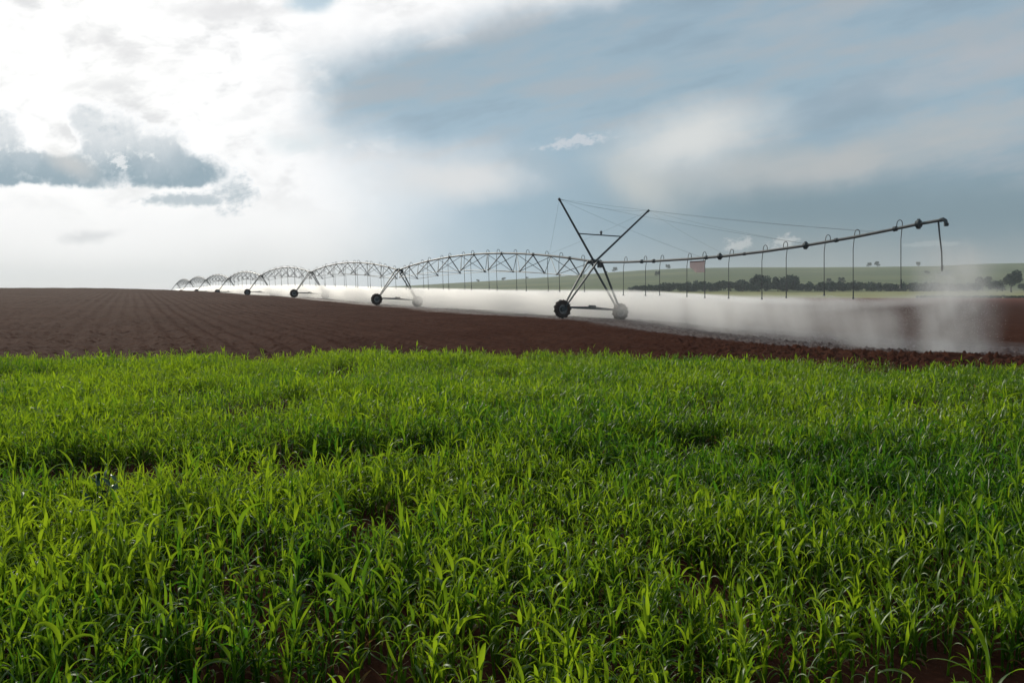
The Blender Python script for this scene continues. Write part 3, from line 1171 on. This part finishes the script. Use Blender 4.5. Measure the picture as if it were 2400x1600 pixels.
# ---- faded salmon panel hung from the boom
def hanging_panel():
    p0, p1 = boom_at(1617), boom_at(1652)
    z0, z1 = on_pipe_plane(1617, 614).z, on_pipe_plane(1652, 611.5).z
    a = Vector((p0.x, p0.y, z0)); c = Vector((p1.x, p1.y, z1))
    nu, nv = 14, 10
    hgt = 0.62
    nrm = Vector((NR.x, NR.y, 0))
    def grid(off):
        vs = []
        for j in range(nv + 1):
            for i in range(nu + 1):
                u, v = i / nu, j / nv
                # lower left corner is gathered up
                lift = max(0.0, 0.55 - u * 1.3) * v * 0.55
                p = a.lerp(c, u) - Vector((0, 0, (hgt - lift) * v))
                p += nrm * (0.035 * math.sin(u * 9) * v + off)
                vs.append(p)
        return vs
    root = tag(empty('hanging_panel', a.lerp(c, 0.5)), 'faded salmon cloth panel with a dark top edge hung under the boom pipe', 'cloth panel')
    inv = Matrix.Translation(root.location).inverted()
    b = MB()
    v1 = grid(0.0)
    w = nu + 1
    fs = []
    for j in range(nv):
        for i in range(nu):
            fs.append((j * w + i, j * w + i + 1, (j + 1) * w + i + 1, (j + 1) * w + i))
    b.add(v1, fs)
    o = b.build('cloth', M_CLOTH, root); o.matrix_parent_inverse = inv
    b = MB(); b.tube([a + Vector((0, 0, 0.0)), c], 0.026, 8)
    o = b.build('top_band', M_CLOTHBAND, root); o.matrix_parent_inverse = inv
    for s in (0.08, 0.92):
        b = MB(); p = a.lerp(c, s); b.tube([p, p + Vector((0, 0, 0.19))], 0.012, 6)
        o = b.build('hanger_strap', M_HOSE, root); o.matrix_parent_inverse = inv


hanging_panel()

# ------------------------------------------------------------------ the crop
def leaf_material():
    m, nt, b = material('crop_leaf')
    nt.nodes.remove(b)
    at_ = node(nt, 'ShaderNodeAttribute', attribute_name='tint')
    t = G(nt, at_.outputs['Fac'])
    geo = node(nt, 'ShaderNodeNewGeometry')
    n = noise(nt, geo.outputs['Position'], 40.0, 3, 0.6)
    t2 = (t + (n - 0.5) * 0.25).clamp()
    refl = mixc(nt, t2, (0.018, 0.072, 0.012, 1), (0.082, 0.165, 0.014, 1))
    trans = mixc(nt, t2, (0.065, 0.20, 0.010, 1), (0.34, 0.49, 0.015, 1))
    dry = (t * 1.0).ss(1.02, 1.1)
    refl = mixc(nt, dry, refl, (0.22, 0.15, 0.07, 1))
    trans = mixc(nt, dry, trans, (0.20, 0.12, 0.04, 1))
    dif = node(nt, 'ShaderNodeBsdfDiffuse'); nt.links.new(refl, dif.inputs[0])
    tra = node(nt, 'ShaderNodeBsdfTranslucent'); nt.links.new(trans, tra.inputs[0])
    add = node(nt, 'ShaderNodeMixShader'); add.inputs[0].default_value = 0.55
    nt.links.new(dif.outputs[0], add.inputs[1]); nt.links.new(tra.outputs[0], add.inputs[2])
    glo = node(nt, 'ShaderNodeBsdfGlossy'); glo.inputs['Roughness'].default_value = 0.48
    glo.inputs['Color'].default_value = (0.95, 1.0, 0.92, 1)
    fr = node(nt, 'ShaderNodeFresnel'); fr.inputs['IOR'].default_value = 1.38
    mx = node(nt, 'ShaderNodeMixShader')
    nt.links.new((G(nt, fr.outputs[0]) * 0.045).s, mx.inputs[0])
    nt.links.new(add.outputs[0], mx.inputs[1]); nt.links.new(glo.outputs[0], mx.inputs[2])
    nt.links.new(mx.outputs[0], nt.nodes['Material Output'].inputs['Surface'])
    return m


M_LEAF = leaf_material()


def leaves(rng, base, az, length, width, phi0, bend, tint, S, fold, power=1.4):
    """arching blades; base (n,3), the rest (n,). S segments, fold: three vertices across"""
    n = len(base)
    t = np.linspace(0, 1, S + 1)[None]
    phi = phi0[:, None] + bend[:, None] * t ** power
    ds = length[:, None] / S
    pm = phi0[:, None] + bend[:, None] * ((t[:, 1:] + t[:, :-1]) / 2) ** power
    r = np.concatenate([np.zeros((n, 1)), np.cumsum(np.sin(pm) * ds, 1)], 1)
    z = np.concatenate([np.zeros((n, 1)), np.cumsum(np.cos(pm) * ds, 1)], 1)
    drift = rng.normal(size=(n, 1)) * 0.35 * t ** 2
    a = az[:, None] + drift
    mid = np.stack([base[:, 0:1] + r * np.cos(a), base[:, 1:2] + r * np.sin(a), base[:, 2:3] + z], -1)
    w = width[:, None] * (0.55 + 0.45 * np.minimum(t / 0.3, 1)) * np.clip(1 - t ** 2.2, 0.02, 1)
    tw = rng.normal(size=(n, 1)) * 0.35 + rng.normal(size=(n, 1)) * 0.9 * t
    side = np.stack([-np.sin(a), np.cos(a), np.zeros_like(a)], -1)
    up = np.stack([-np.cos(phi) * np.cos(a), -np.cos(phi) * np.sin(a), np.sin(phi)], -1)
    sv = side * np.cos(tw)[..., None] + up * np.sin(tw)[..., None]
    nv = up * np.cos(tw)[..., None] - side * np.sin(tw)[..., None]
    hw = (w / 2)[..., None]
    cols = [mid - sv * hw + nv * hw * 0.35, mid, mid + sv * hw + nv * hw * 0.35] if fold else [mid - sv * hw, mid + sv * hw]
    V = np.stack(cols, 2)
    c = V.shape[2]
    idx = np.arange(n * (S + 1) * c).reshape(n, S + 1, c)
    q = [np.stack([idx[:, :-1, j], idx[:, :-1, j + 1], idx[:, 1:, j + 1], idx[:, 1:, j]], -1).reshape(-1, 4) for j in range(c - 1)]
    T = np.repeat(tint, (S + 1) * c)
    return V.reshape(-1, 3), np.vstack(q), T


def plants(rng, x, y, h, tint0, S, fold, stems=True, nl_mean=7.0, lmul=1.0, wmul=1.0):
    z0 = ground_z(x, y) - 0.01
    n = len(x)
    nl = np.clip(rng.normal(nl_mean, 1.2, n).astype(int), 4, 10)
    pid = np.repeat(np.arange(n), nl)
    order = np.concatenate([np.arange(k) for k in nl])
    f = (order + 0.5) / nl[pid]
    paz = rng.random(n) * 2 * np.pi
    lean = rng.normal(0, 0.12, (n, 2))
    hh = h[pid]
    bz = hh * (0.08 + 0.68 * f)
    base = np.stack([x[pid] + lean[pid, 0] * bz, y[pid] + lean[pid, 1] * bz, z0[pid] + bz], -1)
    az = paz[pid] + np.pi * (order % 2) + rng.normal(0, 0.6, len(pid))
    length = hh * (0.50 + 0.35 * np.sin(np.pi * np.clip(f, 0, 1) ** 0.8)) * rng.uniform(0.7, 1.2, len(pid)) * lmul * 0.56
    width = np.clip(0.0142 * (hh / 0.38) * rng.uniform(0.6, 1.45, len(pid)), 0.006, 0.034) * wmul
    phi0 = np.clip(0.66 - 0.56 * f + rng.normal(0, 0.24, len(pid)), 0.05, 1.2)
    bend = np.clip(rng.normal(1.5, 0.9, len(pid)) - 0.4 * f, 0.1, 2.7)
    tint = np.clip(tint0[pid] + rng.normal(0, 0.22, len(pid)) + 0.2 * (f - 0.5), 0, 1)
    dryp = rng.random(len(pid))
    tint = np.where((f < 0.25) & (dryp < 0.30), 1.15, tint)
    V, Q, T = leaves(rng, base, az, length, width, phi0, bend, tint, S, fold)
    if stems:
        ns = 4
        hs = h * 0.62
        top = np.stack([x + lean[:, 0] * hs, y + lean[:, 1] * hs, z0 + hs], -1)
        bot = np.stack([x, y, z0 - 0.02], -1)
        a = np.arange(ns) * 2 * np.pi / ns
        ring = np.stack([np.cos(a), np.sin(a), np.zeros(ns)], -1)
        sv = np.stack([bot[:, None] + ring[None] * 0.007, top[:, None] + ring[None] * 0.004], 1).reshape(-1, 3)
        idx = np.arange(n * 2 * ns).reshape(n, 2, ns)
        sq = np.stack([idx[:, 0], np.roll(idx[:, 0], -1, 1), np.roll(idx[:, 1], -1, 1), idx[:, 1]], -1).reshape(-1, 4)
        Q = np.vstack([Q, sq + len(V)])
        V = np.vstack([V, sv])
        T = np.concatenate([T, np.repeat(np.clip(tint0 + 0.1, 0, 1), 2 * ns)])
    return V, Q, T


GAPS = [  # bare places: x, y, rx, ry, strength
    (-3.4, 7.3, 1.4, 0.8, 0.97), (-2.1, 7.8, 0.9, 0.6, 0.96), (-5.1, 6.9, 1.4, 0.85, 0.98), (-6.9, 6.9, 1.4, 0.8, 0.98), (-1.05, 8.0, 0.7, 0.6, 0.96),
    (1.95, 3.35, 0.6, 0.38, 0.95), (1.45, 3.15, 0.35, 0.3, 0.9), (1.05, 4.5, 0.28, 0.4, 0.9), (-1.3, 3.0, 0.25, 0.25, 0.9),
    (-0.35, 2.9, 0.2, 0.2, 0.8), (2.75, 5.0, 0.3, 0.5, 0.8), (-4.6, 12.6, 1.2, 0.5, 0.8), (-3.2, 11.3, 0.4, 0.7, 0.8), (-3.4, 17.0, 0.5, 0.9, 0.9),
    (-5.9, 12.9, 1.6, 0.3, 0.6),
]


def crop():
    rng = np.random.default_rng(5)
    dens = 270
    X0, X1, Y0, Y1 = -19, 19, 1.3, 22.5
    n = int(dens * (X1 - X0) * (Y1 - Y0))
    x, y = rng.uniform(X0, X1, n), rng.uniform(Y0, Y1, n)
    keep = (np.abs(x) < 1.6 + 0.86 * y) & (y < CROP_FAR(x) + rng.normal(0, 0.22, n))
    x, y = x[keep], y[keep]
    p = 0.25 + 1.35 * fbm(x * 0.9, y * 1.1, 70, 3)
    p = np.clip(p, 0, 1.2) * sstep(0.26, 0.40, fbm(x * 1.1, y * 1.6, 75, 2)) * (0.72 + 0.28 * sstep(3.2, 5.5, y))
    for gx, gy, rx, ry, s in GAPS:
        p = p * (1 - s * np.exp(-(((x - gx) / rx) ** 2 + ((y - gy) / ry) ** 2 + 1.2 * (fbm(x * 1.7, y * 1.7, 55, 3) - 0.5)).clip(0) ** 2))
    keep = rng.random(len(x)) < p
    x, y = x[keep], y[keep]
    # vigour and colour vary over the field: lusher and darker to the right, yellower on the left
    vig = 0.62 + 0.78 * fbm(x * 0.6, y * 0.6, 80, 3)
    lush = np.exp(-(((x - 4.5) / 3.0) ** 2 + ((y - 6.6) / 1.7) ** 2))
    lush = np.maximum(lush, 0.6 * np.exp(-(((x - 1.0) / 1.3) ** 2 + ((y - 9) / 2.0) ** 2)))
    h = 0.35 * vig * (1 + 0.18 * lush) * rng.normal(1, 0.2, len(x))
    h = np.clip(h * np.where(rng.random(len(x)) < 0.05, 1.3, 1.0), 0.18, 0.72) * (1 - 0.12 * sstep(9, 15, y))
    tint = 0.50 + 1.0 * (fbm(x * 0.7, y * 0.7, 90, 3) - 0.5) - 0.50 * lush + 0.10 * sstep(1, -5, x) + rng.normal(0, 0.14, len(x))
    tint = np.clip(tint, 0.02, 0.98)
    r = np.hypot(x, y)
    Vs, Qs, Ts, off = [], [], [], 0
    for lo, hi, S, fold, st in ((0, 5.5, 8, True, True), (5.5, 9.5, 6, True, True), (9.5, 40, 5, False, False)):
        mk = (r >= lo) & (r < hi)
        V, Q, T = plants(rng, x[mk], y[mk], h[mk], tint[mk], S, fold, st, lmul=0.88 if lo == 0 else 1.0)
        Vs.append(V); Qs.append(Q + off); Ts.append(T); off += len(V)
    me = np_mesh('crop', np.vstack(Vs), np.vstack(Qs), M_LEAF, True, {'tint': np.concatenate(Ts)})
    print('crop plants', len(x), 'faces', len(me.polygons))
    tag(link_mesh('crop', me), 'dense bright green stand of young grain crop filling the foreground', 'crop', kind='stuff')


crop()


def tall_plant():
    """the plant that stands clear of the others over bare soil at the lower right"""
    rng = np.random.default_rng(77)
    px, py = 1.86, 3.02
    z0 = gz(px, py)
    root = tag(empty('crop_plant', (px, py, z0)), 'tall crop plant with one glowing upright blade beside a bare soil patch, lower right corner', 'plant')
    inv = Matrix.Translation(root.location).inverted()
    spec = [  # height on stem, azimuth, length, width, lean, bend, tint
        (0.24, 2.2, 0.30, 0.040, 0.10, 0.55, 1.0), (0.20, 2.9, 0.30, 0.022, 0.45, 2.2, 0.7), (0.16, 3.4, 0.34, 0.020, 0.55, 2.3, 0.65),
        (0.10, 3.1, 0.32, 0.018, 0.7, 1.9, 0.8), (0.17, 0.3, 0.26, 0.020, 0.5, 1.6, 0.5), (0.08, 0.0, 0.24, 0.018, 0.8, 1.4, 0.45), (0.22, 1.2, 0.24, 0.022, 0.25, 1.0, 0.6)]
    for s in spec:
        base = np.array([[px, py, z0 + s[0]]])
        V, Q, T = leaves(rng, base, np.array([s[1]]), np.array([s[2]]), np.array([s[3]]), np.array([s[4]]), np.array([s[5]]), np.array([s[6]]), 12, True)
        o = link_mesh('blade', np_mesh('blade', V, Q, M_LEAF, True, {'tint': T}), root)
        o.matrix_parent_inverse = inv
    b = MB()
    b.tube([(px, py, z0 - 0.03), (px - 0.005, py, z0 + 0.14), (px - 0.012, py, z0 + 0.27)], [0.011, 0.010, 0.006], 8)
    o = b.build('stem', M_LEAF, root); o.matrix_parent_inverse = inv
    a = o.data.attributes.new('tint', 'FLOAT', 'POINT'); a.data.foreach_set('value', [0.8] * len(o.data.vertices))


tall_plant()


def weed():
    """dark blue-green plant with broad shiny leaves rising over the gap on the left"""
    rng = np.random.default_rng(78)
    cx, cy = -3.05, 5.75
    z0 = gz(cx, cy)
    m, nt, b_ = material('weed_leaf')
    geo = node(nt, 'ShaderNodeNewGeometry')
    n = noise(nt, geo.outputs['Position'], 25, 3, 0.6)
    nt.links.new(mixc(nt, n.ss(0.3, 0.7), (0.022, 0.075, 0.030, 1), (0.040, 0.110, 0.045, 1)), b_.inputs['Base Color'])
    b_.inputs['Roughness'].default_value = 0.36
    root = tag(empty('weed', (cx, cy, z0)), 'blue green broad leaved weed with shiny tips beside the bare strip on the left', 'plant')
    inv = Matrix.Translation(root.location).inverted()
    nl = 20
    f = (np.arange(nl) + 0.5) / nl
    base = np.stack([cx + rng.normal(0, 0.10, nl), cy + rng.normal(0, 0.08, nl), z0 + 0.10 + 0.33 * f], -1)
    V, Q, T = leaves(rng, base, rng.random(nl) * 6.28, rng.uniform(0.08, 0.16, nl), rng.uniform(0.025, 0.042, nl), rng.uniform(0.3, 1.0, nl), rng.uniform(0.6, 1.8, nl), np.full(nl, 0.1), 8, True, 1.2)
    o = link_mesh('foliage', np_mesh('foliage', V, Q, m), root); o.matrix_parent_inverse = inv
    b = MB()
    for i in range(5):
        q = base[-1 - i]
        b.tube([(cx, cy, z0 - 0.02), (cx * 0.5 + q[0] * 0.5, cy * 0.5 + q[1] * 0.5, z0 + 0.2), tuple(q)], [0.008, 0.006, 0.003], 6)
    o = b.build('stem', m, root); o.matrix_parent_inverse = inv


weed()

# ------------------------------------------------------------------ spray
def spray_material():
    m = bpy.data.materials.new('spray_mist')
    m.use_nodes = True
    nt = m.node_tree
    nt.nodes.clear()
    tco = node(nt, 'ShaderNodeTexCoord')
    sep = node(nt, 'ShaderNodeSeparateXYZ'); nt.links.new(tco.outputs['Object'], sep.inputs[0])
    x, y, z = (G(nt, sep.outputs[i]) for i in range(3))
    lat = (x - P1.x) * NR.x + (y - P1.y) * NR.y
    lon = (x - P1.x) * -D.x + (y - P1.y) * -D.y               # + towards the camera end
    # ground level along the machine, as a curve
    S0, S1 = -280.0, 40.0
    cur = node(nt, 'ShaderNodeFloatCurve')
    nt.links.new(((lon - S0) / (S1 - S0)).s, cur.inputs['Value'])
    c = cur.mapping.curves[0]
    ss = [S0 + (S1 - S0) * i / 24 for i in range(25)]
    Z0, Z1 = -2.0, 6.0
    gs = [float(base_height(np.array([P1.x - D.x * s]), np.array([P1.y - D.y * s]))[0]) for s in ss]
    pts = [((s - S0) / (S1 - S0), (g - Z0) / (Z1 - Z0)) for s, g in zip(ss, gs)]
    c.points[0].location = pts[0]
    c.points[1].location = pts[-1]
    for q in pts[1:-1]:
        c.points.new(*q)
    cur.mapping.use_clip = False
    cur.mapping.update()
    g = G(nt, cur.outputs[0]) * (Z1 - Z0) + Z0
    h = z - (g - lat * 0.045)
    n1 = noise(nt, combine(nt, lon * 0.55, lat * 0.35, h * 0.45), 1.0, 4, 0.6)
    n2 = noise(nt, combine(nt, lon * 0.16, lat * 0.12, h * 0.1), 1.0, 3, 0.5)
    st = noise(nt, combine(nt, lon * 1.1 + h * 0.35, lat * 0.5, h * 0.10), 1.0, 4, 0.6)
    # 1: curtain below the drop nozzles
    amt = lon.ss(-8, 14, 0.50, 0.15) * (lon + (n1 - 0.5) * 2.0).ss(20.3, 18.6)
    hh = h + (n1 - 0.5) * 0.22 - lon.ss(-6, 21, 0.0, 0.42)
    top = (hh + (st - 0.5) * 0.25).ss(2.10, 1.82) * hh.ss(1.55, 1.9, 1.0, 2.0)
    front = (lat + (n2 - 0.5) * 1.2 + h * 0.25).ss(-0.9, 1.9)
    back = (lat + lon.ss(8, 22, 0.0, 5.0) + (n2 - 0.5) * 4).ss(11.0, 5.0)
    lowm = h.ss(-0.1, 1.0, 0.35, 1.0)
    d1 = amt * top * front * back * lowm * n1.ss(0.3, 0.7, 0.5, 1.4) * (lon.ss(-6, 6) * (st.ss(0.34, 0.66, 0.15, 1.8) - 1.0) + 1.0) * n2.ss(0.3, 0.7, 0.45, 1.4)
    # 2: two plumes of the last nozzle and the end gun
    def lobe(c, rx, ry, lo, hi):
        qx = (lon - c) / rx
        qy = (lat - 0.6) / ry
        rr = (qx * qx + qy * qy).sqrt() + (n1 - 0.5) * 1.0
        return rr.ss(1.05, 0.1) * (h + (n1 - 0.5) * 2.0).ss(hi, lo)
    plume = lobe(21.7, 1.7, 2.4, 1.3, 2.7) * 0.30 + lobe(25.2, 1.9, 2.1, 3.5, 5.0) * 0.62
    d2 = plume * n1.ss(0.35, 0.7, 0.25, 1.5) * st.ss(0.3, 0.68, 0.4, 1.6)
    # jet thrown back along the machine just above the nozzles
    jz = (h - 2.35 - (lon - 24.5) * 0.09) / 0.32
    jy = (lat - 0.8) / 1.3
    jet = (jz * jz + jy * jy).sqrt() + (n1 - 0.5) * 1.0
    d3 = jet.ss(1.0, 0.0) * lon.ss(15.5, 24.0) * lon.ss(28.5, 26.0) * 0.35
    dens = (d1 + d2 + d3)
    vol = node(nt, 'ShaderNodeVolumePrincipled')
    vol.inputs['Color'].default_value = (0.965, 0.96, 0.945, 1)
    vol.inputs['Anisotropy'].default_value = 0.70
    nt.links.new(dens.s, vol.inputs['Density'])
    out = node(nt, 'ShaderNodeOutputMaterial')
    nt.links.new(vol.outputs[0], out.inputs['Volume'])
    return m


def spray(name, s0, s1, l0, l1, top, rate, label):
    mat = SPRAY
    n = max(2, int((s1 - s0) / 8))
    vs, fs = [], []
    for i in range(n + 1):
        s = s0 + (s1 - s0) * i / n
        g0 = base_height(np.array([P1.x - D.x * s + NR.x * 3]), np.array([P1.y - D.y * s + NR.y * 3]))[0]
        for l, zz in ((l0, g0 - 0.7), (l1, g0 - 0.7), (l1, g0 + top), (l0, g0 + top)):
            vs.append((P1.x - D.x * s + NR.x * l, P1.y - D.y * s + NR.y * l, zz))
    for i in range(n):
        for j in range(4):
            fs.append((i * 4 + j, (i + 1) * 4 + j, (i + 1) * 4 + (j + 1) % 4, i * 4 + (j + 1) % 4))
    fs.append((0, 1, 2, 3)); fs.append((n * 4 + 3, n * 4 + 2, n * 4 + 1, n * 4))
    fs = [q[::-1] for q in fs]
    me = bpy.data.meshes.new(name)
    me.from_pydata(vs, [], fs)
    me.update()
    me.materials.append(mat)
    o = link_mesh(name, me)
    tag(o, label, 'spray', kind='stuff')
    return o


SPRAY = spray_material()
SPRAY.cycles.volume_step_rate = 0.10
spray('water_spray', -266, 22.0, -2.5, 11.5, 3.0, 0.1, 'pale drifting water mist hanging below the sprinkler hoses')
spray('end_gun_spray', 22.05, 32.5, -4.0, 11.0, 5.2, 0.1, 'loose plume of water thrown up at the end of the boom')

# ------------------------------------------------------------------ drops of water thrown by the nozzles
def droplets():
    rng = np.random.default_rng(99)
    P = []
    lon_d = np.array([-D.x, -D.y]); lat_d = np.array([NR.x, NR.y])
    def fan(cx, cy, cz, n, R, gz0):
        a = rng.random(n) * 2 * np.pi
        a = np.round(a / (2 * np.pi / 26)) * (2 * np.pi / 26) + rng.normal(0, 0.035, n)      # grooves of the plate
        t = rng.random(n) ** 0.8
        rr = R * rng.uniform(0.75, 1.1, n) * t
        zz = cz + 0.10 * t - (cz - gz0) * 1.05 * t ** 2.2
        p = np.stack([cx + rr * np.cos(a), cy + rr * np.sin(a), zz], -1)
        p[:, :2] += lat_d * (0.9 * t ** 2)[:, None] + rng.normal(0, 0.05, (n, 2)) * t[:, None]
        P.append(p)
    for px, yb in DROPS[:-1]:
        q = on_pipe_plane(px, yb)
        fan(q.x, q.y, q.z - 0.05, 1500, 3.1, gz(q.x, q.y))
    for i in range(15):
        t = (i + 0.5) / 15
        q = JOINTS[0].lerp(JOINTS[1], t)
        g0 = q.z - PIPE_H
        fan(q.x, q.y, g0 + NOZ - 0.05, 700, 3.0, g0)
    # end gun: ragged jets up and outwards, some thrown back along the boom
    e = on_pipe_plane(2208, 634)
    n = 6500
    jet = rng.integers(0, 9, n)
    az = np.array([0.4, 1.0, -0.6, 1.5, 2.9, 3.3, -1.2, 0.0, 3.0])[jet] + rng.normal(0, 0.16, n)
    elev = np.array([0.75, 0.5, 0.4, 0.3, 0.05, -0.05, 0.1, 1.1, 0.2])[jet] + rng.normal(0, 0.12, n)
    v = rng.uniform(1.2, 3.3, n)
    tm = rng.random(n) ** 0.9 * 0.95
    hor = v * np.cos(elev) * tm
    zz = e.z - 0.15 + v * np.sin(elev) * tm - 4.4 * tm ** 2
    p = np.stack([e.x + hor * (np.cos(az) * lon_d[0] + np.sin(az) * lat_d[0]), e.y + hor * (np.cos(az) * lon_d[1] + np.sin(az) * lat_d[1]), zz], -1)
    p += rng.normal(0, 0.06, p.shape)
    P.append(p)
    c = np.vstack(P)
    c = c[c[:, 2] > base_height(c[:, 0], c[:, 1]) + 0.02]
    n = len(c)
    r = rng.uniform(0.0025, 0.0065, n)[:, None, None]
    o = np.array([[1, 0, 0], [-1, 0, 0], [0, 1, 0], [0, -1, 0], [0, 0, 1.4], [0, 0, -1.4]], float)[None]
    V = (c[:, None] + o * r).reshape(-1, 3)
    f = np.array([[0, 2, 4], [2, 1, 4], [1, 3, 4], [3, 0, 4], [2, 0, 5], [1, 2, 5], [3, 1, 5], [0, 3, 5]])
    Q = (f[None] + (np.arange(n) * 6)[:, None, None]).reshape(-1, 3)
    m, nt, b = material('water_drop')
    nt.nodes.remove(b)
    di = node(nt, 'ShaderNodeBsdfDiffuse'); di.inputs[0].default_value = (0.85, 0.88, 0.9, 1)
    tr = node(nt, 'ShaderNodeBsdfTranslucent'); tr.inputs[0].default_value = (0.9, 0.92, 0.94, 1)
    mx = node(nt, 'ShaderNodeMixShader'); mx.inputs[0].default_value = 0.6
    nt.links.new(di.outputs[0], mx.inputs[1]); nt.links.new(tr.outputs[0], mx.inputs[2])
    nt.links.new(mx.outputs[0], nt.nodes['Material Output'].inputs['Surface'])
    tag(link_mesh('water_droplets', np_mesh('water_droplets', V, Q, m)), 'fine bright droplets flung from the nozzles and the end gun', 'droplets', kind='stuff')


droplets()

# ------------------------------------------------------------------ air
def haze():
    b = MB()
    b.box((0, 0, 47.5), 7000, 7000, 105)
    m = bpy.data.materials.new('haze')
    m.use_nodes = True
    nt = m.node_tree
    nt.nodes.clear()
    vol = node(nt, 'ShaderNodeVolumePrincipled')
    vol.inputs['Color'].default_value = (0.80, 0.88, 0.97, 1)
    vol.inputs['Density'].default_value = 0.00015
    vol.inputs['Anisotropy'].default_value = 0.2
    out = node(nt, 'ShaderNodeOutputMaterial')
    nt.links.new(vol.outputs[0], out.inputs['Volume'])
    m.cycles.homogeneous_volume = True
    o = b.build('haze', m, None, smooth=False)
    tag(o, 'thin pale haze over the fields and hills', 'haze', kind='stuff')


haze()
